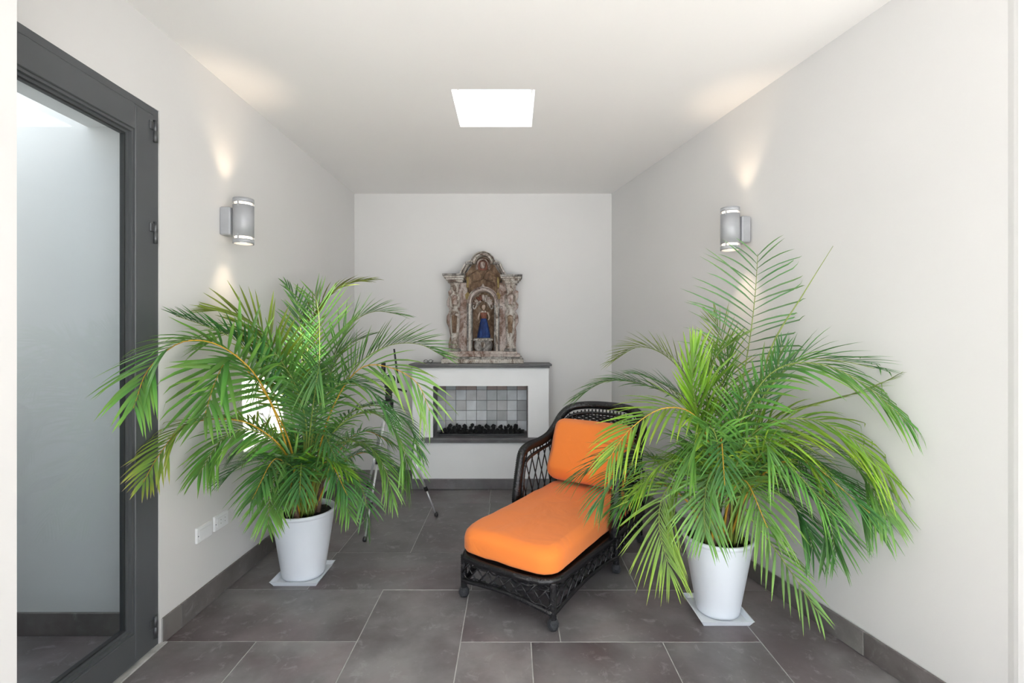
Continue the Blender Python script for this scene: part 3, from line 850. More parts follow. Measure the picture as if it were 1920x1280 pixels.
# shell of leaves over the figure
for i in range(9):
    a = math.pi*(0.06 + .88*i/8)
    cx_, cy_ = 615 + 66*math.cos(a), 640 - 72*math.sin(a)
    q_ = []
    for t in np.linspace(0, 2*math.pi, 11)[:-1]:
        ex, ey = 30*math.cos(t), 15*math.sin(t)
        q_.append((cx_ + ex*math.cos(a) - ey*math.sin(a), cy_ - ex*math.sin(a) - ey*math.cos(a)))
    MB().front(outline(q_), .048, .096, .009).build('shell_lobe', M['red'] if i in (5, 6) else (M['cream'] if i % 2 else M['cream2']), SH)
for sg in (-1, 1):
    P = spline([(sx(615 + sg*20), .050, sz(605)), (sx(615 + sg*48), .046, sz(618)), (sx(615 + sg*62), .046, sz(650)), (sx(615 + sg*80), .046, sz(674)), (sx(615 + sg*95), .046, sz(655)), (sx(615 + sg*84), .046, sz(640))], 22)[0]
    MB().tube(P.tolist(), [.011 - .005*i/21 for i in range(22)], 8).build('scroll', M['cream'], SH, True)
# pedestal inside the niche
pd = MB(); pd.lathe([(62, 1084), (76, 1060), (88, 1030), (86, 990), (74, 972), (80, 962), (86, 950), (80, 945)] and [(r_*SCF, sz(z_)) for r_, z_ in ((62, 1084), (74, 1064), (88, 1030), (86, 995), (76, 975), (82, 966), (88, 954), (80, 946))], (sx(618), .040, 0), 18, sy=.62)
po = pd.build('pedestal', M['greyw'], SH, True)
for i in range(7):
    a = math.pi*(1.12 + .76*i/6)
    MB().lathe([(.001, -.012), (.012, -.010), (.015, 0), (.010, .008), (.001, .010)], (sx(618) + 84*SCF*math.cos(a), .040 + 84*SCF*.62*math.sin(a), sz(962)), 8).build('cloud_scallop', M['cream'], po, True)
MB().lathe([(.001, -.026), (.014, -.022), (.021, 0), (.019, .018), (.010, .030), (.001, .032)], (sx(618), .040 - 82*SCF*.62, sz(1010)), 10, sy=.6).build('cherub_face', M['cream'], po, True)
for sg in (-1, 1):
    MB().front(outline([(618 + sg*28 - 16, 1030), (618 + sg*50 + 10, 1020), (618 + sg*52 + 8, 985), (618 + sg*30 - 12, 1000)] if sg > 0 else [(618 - 44 - 18, 1020), (618 - 12 - 6, 1030), (618 - 18, 1000), (618 - 60, 985)]), .004, .04, .006).build('cherub_wing', M['greyw'], po)

# figure standing on the pedestal: one carved body, painted skirt and bodice as its parts
FG = empty('saint_figurine', (SH.location.x + sx(622), SY + .036, 1.1975 + sz(945.5)))
tag(FG, 'small painted figurine in long blue skirt standing in the shrine niche', 'figurine')
u = SCF
sk_ = MB()
prof = [(52, 0), (57, 4), (56, 20), (50, 60), (43, 100), (35, 140), (28, 170), (24, 180)]
vs_, fs_ = [], []
SEG = 36
for r_, z_ in prof:
    for k_ in range(SEG):
        a = 2*math.pi*k_/SEG
        fold = 1 + .09*math.sin(a*8 + 1.0)*(1 - z_/185)
        vs_.append((r_*u*math.cos(a)*fold, r_*u*.72*math.sin(a)*fold, z_*u))
for i in range(len(prof)-1):
    for k_ in range(SEG):
        k2 = (k_+1) % SEG
        fs_.append((i*SEG+k_, i*SEG+k2, (i+1)*SEG+k2, (i+1)*SEG+k_))
fs_.append(tuple(range(SEG-1, -1, -1)))
sk_.add(vs_, fs_); sk_.build('skirt', M['blue'], FG, True)
MB().lathe([(24*u, 176*u), (26*u, 190*u), (32*u, 220*u), (35*u, 238*u), (26*u, 250*u), (12*u, 256*u)], (0, 0, 0), 18, sy=.65).build('bodice', M['red'], FG, True)
bd = MB()
bd.lathe([(10*u, 250*u), (9*u, 262*u), (17*u, 272*u), (20*u, 288*u), (18*u, 302*u), (10*u, 312*u), (1*u, 315*u)], (0, -.002, 0), 16)
for sg in (-1, 1):
    P = spline([(sg*33*u, 0, 240*u), (sg*46*u, -.004, 210*u), (sg*50*u, -.014, 182*u), (sg*44*u, -.030, 168*u)], 12)[0]
    bd.tube(P.tolist(), [.010, .010, .0098, .0095, .009, .0085, .008, .0075, .007, .007, .008, .006], 8)
bd.build('body', M['skin'], FG, True)
MB().lathe([(8*u, 318*u), (19*u, 312*u), (23*u, 296*u), (22*u, 276*u), (16*u, 262*u)][::-1], (0, .004, 0), 14, cap=False).build('hair', M['brown'], FG, True)
cp = MB()
cp.front([(-30*u, 236*u), (30*u, 236*u), (16*u, 254*u), (0, 246*u), (-16*u, 254*u)], -.026, -.012, .003)
cp.build('collar', M['cream'], FG)

# ================================================================== SPOTTING SCOPE ON TRIPOD
feet = [Vector((-1.045, 3.445, 0)), Vector((-.613, 3.927, 0)), Vector((-1.246, 4.06, 0))]
apex = (feet[0] + feet[1] + feet[2]) / 3
TP = empty('telescope_tripod', (apex.x, apex.y, 0))
tag(TP, 'small black telescope on a silver tripod, behind the palm near the fireplace', 'telescope')
ztop = 0.93
for f_ in feet:
    d = f_ - Vector((apex.x, apex.y, 0))
    top = Vector((d.x*.07, d.y*.07, ztop)); foot = Vector((d.x, d.y, .012))
    def on(t): return top.lerp(foot, t)
    lg = MB().tube([on(0), on(.45)], .0115, 12).build('leg', M['steel'], TP, True)
    MB().tube([on(.44), on(.76)], .0090, 12).build('leg_section', M['steel'], lg, True)
    MB().tube([on(.75), on(.985)], .0066, 12).build('leg_section', M['steel'], lg, True)
    for t in (.45, .76):
        MB().tube([on(t-.018), on(t+.018)], .0155, 12).build('clamp', M['black'], lg, True)
        v = on(t); MB().box((v.x-.006, v.y-.026, v.z-.012), (v.x+.006, v.y-.010, v.z+.012), .003).build('clamp_lever', M['black'], lg)
    MB().lathe([(.004, -.012), (.014, -.008), (.0165, .002), (.0135, .016), (.008, .024)], (foot.x, foot.y, .012), 12).build('rubber_foot', M['black'], lg, True)
    m_ = on(.47); MB().tube([(0, 0, m_.z + .02), (m_.x, m_.y, m_.z)], .0035, 8).build('brace', M['steel'], TP, True)
MB().lathe([(.012, .46), (.012, 1.0)], (0, 0, 0), 12).build('centre_column', M['steel'], TP, True)
MB().lathe([(.020, .885), (.036, .895), (.038, .94), (.030, .955), (.020, .97)], (0, 0, 0), 16).build('leg_collar', M['black'], TP, True)
hd = MB(); hd.lathe([(.022, .965), (.028, .97), (.028, 1.00), (.020, 1.01)], (0, 0, 0), 16); hd.box((-.024, -.022, 1.008), (.030, .022, 1.046), .006); hd.build('pan_head', M['black'], TP)
MB().tube([(.02, -.01, 1.035), (.08, -.03, 1.048), (.15, -.06, 1.030)], [.006, .007, .011], 10).build('pan_handle', M['black'], TP, True)
ax = Vector((.10, -.24, .012)).normalized()
c0 = Vector((-.02, .03, 1.118))
MB().tube([c0 - ax*.16, c0 - ax*.10, c0 - ax*.098, c0 + ax*.06, c0 + ax*.062, c0 + ax*.14], [.026, .026, .040, .040, .050, .050], 24).build('scope_tube', M['black'], TP, True)
sc_r = MB().tube([c0 + ax*.138, c0 + ax*.144], [.050, .048], 28).build('objective_ring', M['ring'], TP, True)
MB().tube([c0 + ax*.143, c0 + ax*.147], [.043, .041], 28).build('objective_lens', M['green_lens'], sc_r, True)
MB().box((-.030, -.02, 1.05), (.015, .06, 1.085), .005).build('scope_bracket', M['black'], TP)
MB().tube([c0 + Vector((-.03, .0, .05)), c0 + Vector((-.03, .0, .13))], .018, 12).build('eyepiece', M['black'], TP, True)
MB().tube([c0 + Vector((.09, .0, -.03)), c0 + Vector((.055, .0, .24))], [.009, .007], 10).build('focus_rod', M['black'], TP, True)

# ================================================================== WICKER CHAISE
CH = empty('wicker_chaise', (-.045, 2.543, 0), -math.radians(33.5))     # local x across, y towards the backrest
tag(CH, 'black wicker chaise longue with lattice sides and rounded backrest', 'lounger')
WK = M['wicker']
def wrap(name, pts, r_, parent=CH, step=.0055, closed=False, seg=9, mat=WK):
    P, L = spline(pts, 8)
    n = max(6, int(L/step))
    P, L = spline(pts, n)
    return MB().tube(P.tolist(), r_, seg, closed, ridge=.15).build(name, mat, parent, True)
def cane(pts, r_=.0042, parent=CH, name='cane', seg=5):
    return MB().tube(pts, r_, seg).build(name, WK, parent, True)
def hw(u_): return .292 + .040*min(1, max(0, u_)/.75)         # half width of the seat frame at u
ZR = .236
U1 = 1.30
# seat rim
rim = []
for a in np.linspace(0, 1, 9): rim.append((-hw(U1*(1-a)), U1*(1-a)*.93 + .08, ZR))
rim = [(-hw(v), v, ZR) for v in np.linspace(1.22, .10, 8)]
rim += [(-hw(0) + .10 - .10*math.cos(a), .09 - .10*math.sin(a), ZR) for a in np.linspace(.25, math.pi/2, 5)]
rim += [(v, -.012 - .012*math.cos(v/.29*math.pi/2), ZR) for v in np.linspace(-.13, .13, 5)]
rim += [(-p[0], p[1], ZR) for p in rim[7:12]][::-1] if False else [(hw(0) - .10 + .10*math.cos(a), .09 - .10*math.sin(a), ZR) for a in np.linspace(math.pi/2, .25, 5)]
rim += [(hw(v), v, ZR) for v in np.linspace(.10, 1.22, 8)]
wrap('seat_rim', rim, .021)
wrap('seat_rim', [(-hw(1.22), 1.22, ZR), (-.28, 1.29, ZR), (0, 1.31, ZR), (.28, 1.29, ZR), (hw(1.22), 1.22, ZR)], .021)
dk = MB().poly([(-.27, .0), (.27, .0), (.31, .7), (.31, 1.24), (-.31, 1.24), (-.31, .7)], ZR - .014, ZR + .004)
dk.build('seat_deck', WK, CH)
# legs with knotted feet
legs = [(-.283, .022), (.283, .022), (-.326, .752), (.326, .752), (-.30, 1.27), (.30, 1.27)]
footmesh = None
for (lx, ly) in legs:
    lo = wrap('leg', [(lx, ly, .045), (lx, ly, .14), (lx, ly, ZR)], .0195)
    f_ = MB().lathe([(.010, 0.0), (.022, .004), (.029, .018), (.030, .032), (.025, .046), (.018, .054)], (lx, ly, .001), 14)
    f_.build('foot', M['wicker_foot'], lo, True)
# aprons: curved lower rail, lattice canes and a woven border under the rim
def apron(p0, p1, z0, zm, z1, ncell, bulge=0.0):
    p0, p1 = Vector(p0), Vector(p1)
    nrm = Vector((p1.y - p0.y, -(p1.x - p0.x))).normalized()
    def P(t, z): 
        q_ = p0.lerp(p1, t) + nrm*bulge*math.sin(math.pi*t)
        return (q_.x, q_.y, z)
    def zl(t): return (z0*(1-t) + z1*t) + (zm - (z0+z1)/2)*math.sin(math.pi*t)
    wrap('lower_rail', [P(t, zl(t)) for t in np.linspace(0, 1, 7)], .014, step=.0055, seg=8)
    for k_ in range(-1, ncell + 1):
        for sg in (1, -1):
            ta, tb = (k_ + .5)/ncell, (k_ + .5 + sg*1.25)/ncell
            for rep in range(1):
                a, b_ = ta + .012*rep, tb + .012*rep
                za, zb = zl(min(max(a, 0), 1)), ZR - .03
                # clip the cane to the panel
                lo_, hi_ = 0.0, 1.0
                if abs(b_ - a) > 1e-6:
                    for lim in (0.0, 1.0):
                        tt = (lim - a)/(b_ - a)
                        if 0 < tt < 1:
                            if (a < 0) == (lim == 0.0) and (a < 0 or a > 1): lo_ = max(lo_, tt)
                            else: hi_ = min(hi_, tt)
                if (a < 0 and b_ < 0) or (a > 1 and b_ > 1) or hi_ - lo_ < .15: continue
                pa, pb = a + (b_-a)*lo_, a + (b_-a)*hi_
                pa, pb = min(max(pa, 0), 1), min(max(pb, 0), 1)
                off = nrm*(.003*sg)
                A = Vector(P(pa, za + (zb-za)*lo_)); B_ = Vector(P(pb, za + (zb-za)*hi_))
                A.x += off.x; A.y += off.y; B_.x += off.x; B_.y += off.y
                cane([A, (A+B_)/2, B_], .0046)
    for k_ in range(3):
        zz = ZR - .026 - .0085*k_
        pts = [Vector(P(t, zz + .003*math.sin(t*ncell*6.28 + k_*2.1))) + Vector((nrm.x, nrm.y, 0))*(.006*math.sin(t*ncell*6.28*.5 + k_*1.7)) for t in np.linspace(0.02, .98, 8*ncell)]
        cane(pts, .0042, name='woven_border')
    pts = [Vector(P(t, zl(t) + .018 + .003*math.sin(t*ncell*6.28))) + Vector((nrm.x, nrm.y, 0))*(.005*math.sin(t*ncell*3.14)) for t in np.linspace(0.02, .98, 6*ncell)]
    cane(pts, .0040, name='woven_border')
apron((-.283, .010), (.283, .010), .095, .118, .085, 8, .012)
apron((.290, .022), (.330, .752), .085, .125, .100, 10)
apron((-.290, .022), (-.330, .752), .085, .125, .100, 10)
apron((.330, .752), (.305, 1.27), .100, .130, .100, 7)
apron((-.330, .752), (-.305, 1.27), .100, .130, .100, 7)
# arms and backrest: one wrapped rail all the way round
half = [(-.346, .668, .255), (-.350, .664, .38), (-.350, .706, .57), (-.350, .742, .655), (-.348, .83, .684), (-.345, .97, .690), (-.344, 1.10, .712),
        (-.338, 1.19, .765), (-.318, 1.262, .845), (-.265, 1.325, .902), (-.15, 1.362, .925), (0, 1.372, .930)]
rail = half + [(-x, y, z) for x, y, z in half[:-1]][::-1]
wrap('arm_rail', rail, .032, seg=12, step=.006)
inner = [(x*.90, y + .012 if i < 3 else y - .02, z - .052 if i > 3 else z) for i, (x, y, z) in enumerate(half)]
inner = [(-.326, .700, .30), (-.328, .706, .42), (-.328, .735, .56), (-.328, .79, .610), (-.328, .97, .640), (-.326, 1.08, .655), (-.320, 1.165, .715), (-.298, 1.24, .795), (-.235, 1.285, .850), (-.13, 1.315, .872), (0, 1.325, .876)]
wrap('inner_rail', inner + [(-x, y, z) for x, y, z in inner[:-1]][::-1], .0125, seg=8)
# lattice under the arms
PA, _ = spline([(y, z) for x, y, z in half[2:9]], 60)
def arm_z(u_): return float(np.interp(u_, PA[:, 0], PA[:, 1]))
for sg in (-1, 1):
    X_ = sg*.334
    for k_ in range(-2, 7):
        for dr in (1, -1):
            u0 = .70 + k_*.088
            pts = []
            for t in np.linspace(0, 1, 60):
                uu = u0 + dr*.20*t + (0 if dr > 0 else .20)
                z_ = ZR + .01 + t*.50
                if uu < .69 or uu > 1.25 or z_ > arm_z(uu) - .02: continue
                pts.append((X_ + dr*.003, uu, z_))
            if len(pts) > 6: cane([pts[0], pts[len(pts)//2], pts[-1]], .0046)
# woven back panel: stakes and wavy weavers
def back_pt(v, z):
    zt = float(np.interp(abs(v), [0, .15, .265, .318], [.905, .895, .865, .80]))
    f_ = (z - ZR)/(zt - ZR)
    y = 1.275 + .075*f_ - .07*(abs(v)/.32)**3
    return y, zt
wv = MB()
for v in np.linspace(-.30, .30, 22):
    zt = back_pt(v, .5)[1]
    pts = [(v, back_pt(v, z)[0], z) for z in np.linspace(ZR, zt, 9)]
    wv.tube(pts, .0055, 5)
z = ZR + .02; row = 0
while z < .86:
    pts = []
    for i, v in enumerate(np.linspace(-.305, .305, 64)):
        y, zt = back_pt(v, z)
        if z > zt: continue
        pts.append((v, y + .0075*math.sin(i/63*math.pi*21 + (math.pi if row % 2 else 0)), z))
    if len(pts) > 6: wv.tube(pts, .0062, 5)
    z += .0135; row += 1
wo = wv.build('woven_back', WK, CH, True)
wo['kind'] = 'stuff'

# cushions
def cushion(a, b, r_, th, edge, crown, seed, nu=84, eb=None, taper=0.0, wrinkle=.0035, pinch=0.0):
    """soft slab, half sizes a x b, corner radius r_, thickness th, rounded edge, crowned top"""
    def ring(ins):
        A, B = a - ins, b - ins
        R = max(r_ - ins, .012)
        pts = []
        per = []
        seg = nu//4
        for (cx_, cy_, a0) in ((A-R, B-R, 0), (-(A-R), B-R, math.pi/2), (-(A-R), -(B-R), math.pi), (A-R, -(B-R), 1.5*math.pi)):
            for k_ in range(seg//2 + 1):
                an = a0 + (math.pi/2)*k_/(seg//2)
                per.append((cx_ + R*math.cos(an), cy_ + R*math.sin(an)))
        # resample evenly
        P = np.array(per + [per[0]])
        d = np.concatenate([[0], np.cumsum(np.linalg.norm(np.diff(P, axis=0), axis=1))])
        s_ = np.linspace(0, d[-1], nu, endpoint=False)
        return np.stack([np.interp(s_, d, P[:, 0]), np.interp(s_, d, P[:, 1])], 1)
    levels = []
    eb = eb or edge
    for t in np.linspace(0, math.pi/2, 5): levels.append((eb*(1 - math.sin(t)) , -th/2 + eb*(1 - math.cos(t)), 0))
    for t in np.linspace(0, math.pi/2, 6)[0:]: levels.append((edge*(1 - math.cos(t)), th/2 - edge*(1 - math.sin(t)), 0))
    m = min(a, b)
    for f_ in (.18, .34, .5, .66, .8, .92): levels.append((edge + (m - edge)*f_*.96, th/2, f_))
    vs_, fs_ = [], []
    # bottom cap levels
    lv = [(edge + (m-edge)*.6, -th/2, -1)] + levels
    for ins, z_, f_ in lv:
        R_ = ring(ins)
        for x, y in R_:
            zz = z_
            if f_ > 0 or z_ > th/2 - .004: 
                w_ = (1 - (x/a)**2)*(1 - (y/b)**2)
                zz += crown*max(0, w_)**.6
            zz += wrinkle*noise.noise(Vector((x*9 + seed, y*7, z_*9)))*2
            k_ = 1 - taper*(y/b*.5 + .5)
            pin = 1 - pinch*(abs(y)/b)**2*(1 if abs(x) > .5*a else 0)
            vs_.append((x*k_*pin, y, zz))
    for i in range(len(lv) - 1):
        for k_ in range(nu):
            k2 = (k_+1) % nu
            fs_.append((i*nu + k_, i*nu + k2, (i+1)*nu + k2, (i+1)*nu + k_))
    fs_.append(tuple(range(nu-1, -1, -1)))
    fs_.append(tuple(range((len(lv)-1)*nu, len(lv)*nu)))
    return MB().add(vs_, fs_)
Rz = Matrix.Rotation(-math.radians(33.5), 4, 'Z')
O = Vector((-.045, 2.543, 0))
def chaise_pt(x, y, z): return O + Rz @ Vector((x, y, z))
sc_ = cushion(.304, .590, .110, .128, .058, .016, 3.0, eb=.022)
so = sc_.build('seat_cushion', M['orange'], None, True, loc=chaise_pt(0, .570, ZR + .029 + .064), rot=(0, 0, -math.radians(33.5)))
tag(so, 'long flat orange seat cushion on the wicker lounger', 'cushion')
bc = cushion(.294, .222, .075, .165, .070, .045, 9.0, taper=-.02)
lean = math.radians(64)
Mb = Matrix.Translation(chaise_pt(0, 1.082, ZR + .398)) @ Rz @ Matrix.Rotation(lean, 4, 'X')
bo = bc.build('back_cushion', M['orange'], None, True)
bo.matrix_world = Mb
bo.location, bo.rotation_euler = Mb.to_translation(), Mb.to_euler()
tag(bo, 'plump orange back cushion leaning on the wicker backrest', 'cushion')

# ================================================================== POTTED PALMS
def leaflet_verts(base, d, nrm, L, w, droop, nseg=5, curl=0.0):
    """one folded blade: rows of (edge, midrib, edge); returns verts (3*(nseg+1)), uv v"""
    q_ = np.linspace(0, 1, nseg + 1)
    mid = base[None] + d[None]*(L*q_)[:, None]
    mid[:, 2] -= droop*L*q_**2
    mid += nrm[None]*(curl*L*np.sin(q_*math.pi))[:, None]
    tan = np.gradient(mid, axis=0)
    tan /= np.linalg.norm(tan, axis=1)[:, None] + 1e-9
    side = np.cross(tan, nrm[None])
    side /= np.linalg.norm(side, axis=1)[:, None] + 1e-9
    nn = np.cross(side, tan)
    prof = np.interp(q_, [0, .08, .3, .6, .85, 1], [.35, .8, 1.0, .86, .45, .02])
    hwid = (w*.5*prof)[:, None]
    fold = nn*hwid*.45
    return np.stack([mid - side*hwid + fold, mid, mid + side*hwid + fold], 1).reshape(-1, 3), np.repeat(q_, 3)

def blade_faces(nseg):
    f = []
    for i in range(nseg):
        a = i*3
        f += [(a, a+1, a+4, a+3), (a+1, a+2, a+5, a+4)]
    return f

def keep_in_room(P, m=.012):
    P[:, 0] = np.maximum(P[:, 0], xl(P[:, 1]) + m)
    P[:, 0] = np.minimum(P[:, 0], xr(P[:, 1]) - m)
    return P

def leaf_mesh(name, V, UV, faces, mat):
    me = bpy.data.meshes.new(name)
    me.from_pydata([tuple(p) for p in V], [], faces)
    uvl = me.uv_layers.new(name='UVMap')
    idx = np.empty(len(me.loops), dtype=np.int32)
    me.loops.foreach_get('vertex_index', idx)
    uvl.data.foreach_set('uv', UV[idx].astype(np.float32).ravel())
    me.materials.append(mat)
    me.polygons.foreach_set('use_smooth', [True]*len(me.polygons))
    me.update()
    return me

def frond(palm, origin, pts, L=.30, w=.022, n=28, mat='leaf_mid', s0=.30, droop=.25, spread=1.0, face=None, vee=.30,
          rach='rachis', r0=.0065, single=False, seed=0, tipang=18, baseang=62, axis=None):
    """pts: world points of the leaf stalk from the pot to the tip"""
    rg = random.Random(seed)
    w = w*.64
    n = int(n*1.2)
    droop = droop*.7
    P, length = spline(pts, 46)
    P = keep_in_room(P, .03)
    T_ = np.gradient(P, axis=0); T_ /= np.linalg.norm(T_, axis=1)[:, None]
    rad = [r0*(1 - .78*(i/45)) for i in range(46)]
    st = MB().tube((P - origin).tolist(), rad, 6).build('frond', M[rach], palm, True)
    ax_ = axis if axis is not None else np.array(origin)
    V, UV, FA = [], [], []
    NS = 5
    bf = blade_faces(NS)
    k_ = 0
    for i in range(n):
        for sg in (-1, 1):
            f = (i + .5 + (.22 if sg > 0 else 0) + rg.uniform(-.15, .15))/n
            s_ = s0 + (1 - s0)*min(f, .995)
            x = s_*45; i0 = int(min(x, 44)); fr_ = x - i0
            p = P[i0]*(1-fr_) + P[min(i0+1, 45)]*fr_
            t = T_[i0]*(1-fr_) + T_[min(i0+1, 45)]*fr_; t = t/np.linalg.norm(t)
            if face is not None: nref = np.array(face, float)
            else:
                out = p - ax_; out[2] = 0
                nref = np.array((0, 0, 1.0)) - .55*out/(np.linalg.norm(out) + .15)
            nref = nref - t*np.dot(nref, t); nref /= np.linalg.norm(nref) + 1e-9
            S_ = np.cross(t, nref)*sg
            ang = math.radians(baseang + (tipang - baseang)*f + rg.uniform(-7, 7))
            ve = vee + rg.uniform(-.12, .12)
            d = t*math.cos(ang) + (S_*math.cos(ve) + nref*math.sin(ve))*math.sin(ang)*spread
            d /= np.linalg.norm(d)
            ll = L*(.50 + .50*math.sin(math.pi*min(1, .16 + f*.80)))*(1 if f < .82 else 1 - (f - .82)*1.6)*rg.uniform(.88, 1.08)
            ww = w*(.75 + .35*math.sin(math.pi*min(1, .15 + .8*f)))*rg.uniform(.85, 1.1)
            v_, q_ = leaflet_verts(p.copy(), d, nref, ll, ww, droop*rg.uniform(.6, 1.4), NS)
            v_ = keep_in_room(v_)
            uv_ = np.stack([np.full(len(q_), rg.random()), q_*rg.uniform(.94, 1.0)], 1)
            if single:
                o_ = link('leaflet', leaf_mesh('leaflet', v_ - origin, uv_, bf, M[mat]), st)
            else:
                V.append(v_ - origin); UV.append(uv_)
                FA += [tuple(a + k_ for a in f_) for f_ in bf]
                k_ += len(v_)
    if not single:
        o_ = link('leaflets', leaf_mesh('leaflets', np.concatenate(V), np.concatenate(UV), FA, M[mat]), st)
        o_['kind'] = 'stuff'
    return st

def px_path(base, pts, ytip, bend=1.0):
    """stalk points: base is a world point in the pot; pts are seen positions, depth runs from the base's to ytip"""
    b = Vector(base)
    bp = (CX + b.x*F/b.y, CY - (b.z - H)*F/b.y)
    d = [0.0]; last = bp
    for p in pts:
        d.append(d[-1] + math.hypot(p[0]-last[0], p[1]-last[1])); last = p
    out = [np.array(base)]
    for p, s_ in zip(pts, d[1:]):
        Y = b.y + (ytip - b.y)*(s_/d[-1])**bend
        q_ = at(p[0], p[1], Y)
        out.append(np.array((q_.x, q_.y, q_.z)))
    return out

def potted_palm(label, x, y, z0, rim, base_r, h, saucer_label, sx0, sx1, sy0, sy1):
    # saucer: square white tray, top-level because the pot only stands on it
    sr_ = MB()
    cxs, cys = (sx0+sx1)/2, (sy0+sy1)/2
    a, b = (sx1-sx0)/2, (sy1-sy0)/2
    rings = [(a-.018, b-.018, .001), (a-.004, b-.004, .026), (a, b, .030), (a-.006, b-.006, .030), (a-.020, b-.020, .012)]
    vs_ = []
    for A, B, z in rings: vs_ += [(-A, -B, z), (A, -B, z), (A, B, z), (-A, B, z)]
    fs_ = [(3, 2, 1, 0), (16, 17, 18, 19)]
    for i in range(4):
        for k in range(4): fs_.append((i*4+k, i*4+(k+1) % 4, (i+1)*4+(k+1) % 4, (i+1)*4+k))
    so_ = MB().add(vs_, fs_).build('pot_saucer', M['pot'], None, loc=(cxs, cys, 0))
    tag(so_, saucer_label, 'saucer', 'square pot saucers')
    R = empty('potted_palm', (x, y, .0125))
    tag(R, label, 'potted palm', 'potted palms')
    P_ = MB()
    t = .008
    prof = [(.02, 0), (base_r - .012, 0), (base_r - .003, .006), (base_r, .018), (rim*.965, h - .028), (rim*.967, h - .026), (rim, h - .022), (rim + .004, h - .012), (rim + .002, h - .002),
            (rim - .004, h), (rim - .014, h - .004), (rim - .018, h - .03), (rim - .024, h - .06)]
    P_.lathe(prof, (0, 0, 0), 48, cap=False)
    P_.build('pot', M['pot'], R, True)
    so = MB()
    vs_, fs_ = [(0, 0, h - .026)], []
    SEG = 30
    for j in range(1, 7):
        for k in range(SEG):
            a_ = 2*math.pi*k/SEG; rr = (rim - .020)*j/6
            vs_.append((rr*math.cos(a_), rr*math.sin(a_), h - .032 + .010*noise.noise(Vector((rr*30*math.cos(a_), rr*30*math.sin(a_), x))) ))
    for k in range(SEG): fs_.append((0, 1+k, 1+(k+1) % SEG))
    for j in range(5):
        for k in range(SEG): fs_.append((1+j*SEG+k, 1+(j+1)*SEG+k, 1+(j+1)*SEG+(k+1) % SEG, 1+j*SEG+(k+1) % SEG))
    so.add(vs_, fs_); so.build('soil', M['soil'], R, True)
    return R, np.array((x, y, .0125)), .0125 + h - .03

def stems(R, org, zs, n, seed, spread=.09):
    rg = random.Random(seed)
    tops = []
    for i in range(n):
        a = 2*math.pi*i/n + rg.uniform(-.4, .4)
        r_ = rg.uniform(.02, spread)
        b = Vector((r_*math.cos(a), r_*math.sin(a), zs - org[2] - .02))
        lean = Vector((math.cos(a)*rg.uniform(.02, .10), math.sin(a)*rg.uniform(.02, .10), rg.uniform(.14, .30)))
        P, _ = spline([b, b + lean*.5 + Vector((0, 0, .01)), b + lean], 12)
        rr = rg.uniform(.011, .017)
        MB().tube(P.tolist(), [rr*(1.25 - .55*k/11) for k in range(12)], 8).build('stem', M['stem'], R, True)
        tops.append(b + lean)
    return tops

def random_fronds(R, org, zs, n, seed, y_of, mats, lmin, lmax, up=(35, 80), az=(0, 360), n_l=24, L=.26, w=.019):
    rg = random.Random(seed)
    for i in range(n):
        a = math.radians(rg.uniform(*az)); el = math.radians(rg.uniform(*up))
        ln = rg.uniform(lmin, lmax)
        b = np.array((org[0] + .06*math.cos(a), org[1] + .06*math.sin(a), zs))
        out = np.array((math.cos(a), math.sin(a), 0)); upv = np.array((0, 0, 1.0))
        p1 = b + (out*math.cos(el)*.35 + upv*math.sin(el)*.5)*ln
        p2 = b + (out*math.cos(el)*.95 + upv*math.sin(el)*.78)*ln
        p3 = b + (out*(math.cos(el)*1.25 + .22) + upv*(math.sin(el)*.78 - .20))*ln
        frond(R, org, [b, p1, p2, p3], L=L*rg.uniform(.85, 1.15), w=w, n=n_l, mat=rg.choice(mats), droop=rg.uniform(.25, .6),
              s0=rg.uniform(.28, .42), rach=rg.choice(['rachis', 'rachis', 'rachis_y']), seed=seed*100 + i)

# ---- the palm beside the glazed door
PL, OL, ZL = potted_palm('bushy areca palm in a white pot beside the glazed door', -1.268, 2.955, 0, .184, .124, .400,
                         'square white saucer under the palm by the glazed door', -1.408, -1.125, 2.81, 3.095)
stems(PL, OL, ZL, 11, 3)
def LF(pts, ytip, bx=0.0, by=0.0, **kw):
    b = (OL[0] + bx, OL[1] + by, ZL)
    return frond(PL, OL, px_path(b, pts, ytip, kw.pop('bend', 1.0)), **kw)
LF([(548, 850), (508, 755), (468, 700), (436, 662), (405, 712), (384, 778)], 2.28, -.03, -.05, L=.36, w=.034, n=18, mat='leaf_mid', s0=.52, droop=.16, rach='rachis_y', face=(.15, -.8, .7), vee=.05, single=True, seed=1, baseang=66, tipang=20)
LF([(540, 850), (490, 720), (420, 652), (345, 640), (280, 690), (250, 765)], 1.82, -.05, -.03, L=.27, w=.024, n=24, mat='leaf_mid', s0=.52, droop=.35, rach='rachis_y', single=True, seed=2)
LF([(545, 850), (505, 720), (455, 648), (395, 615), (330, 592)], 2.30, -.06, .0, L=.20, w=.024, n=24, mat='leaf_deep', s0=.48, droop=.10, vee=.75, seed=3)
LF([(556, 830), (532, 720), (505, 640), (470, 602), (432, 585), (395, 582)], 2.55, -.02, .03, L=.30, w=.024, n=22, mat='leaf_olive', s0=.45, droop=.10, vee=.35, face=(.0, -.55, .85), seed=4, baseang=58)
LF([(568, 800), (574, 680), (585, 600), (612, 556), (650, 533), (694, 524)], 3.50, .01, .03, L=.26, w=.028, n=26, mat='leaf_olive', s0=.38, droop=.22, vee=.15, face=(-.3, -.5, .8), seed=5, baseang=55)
LF([(572, 800), (566, 680), (563, 610), (556, 565), (538, 535)], 3.25, .0, .06, L=.24, w=.022, n=22, mat='leaf_deep', s0=.40, droop=.18, seed=6)
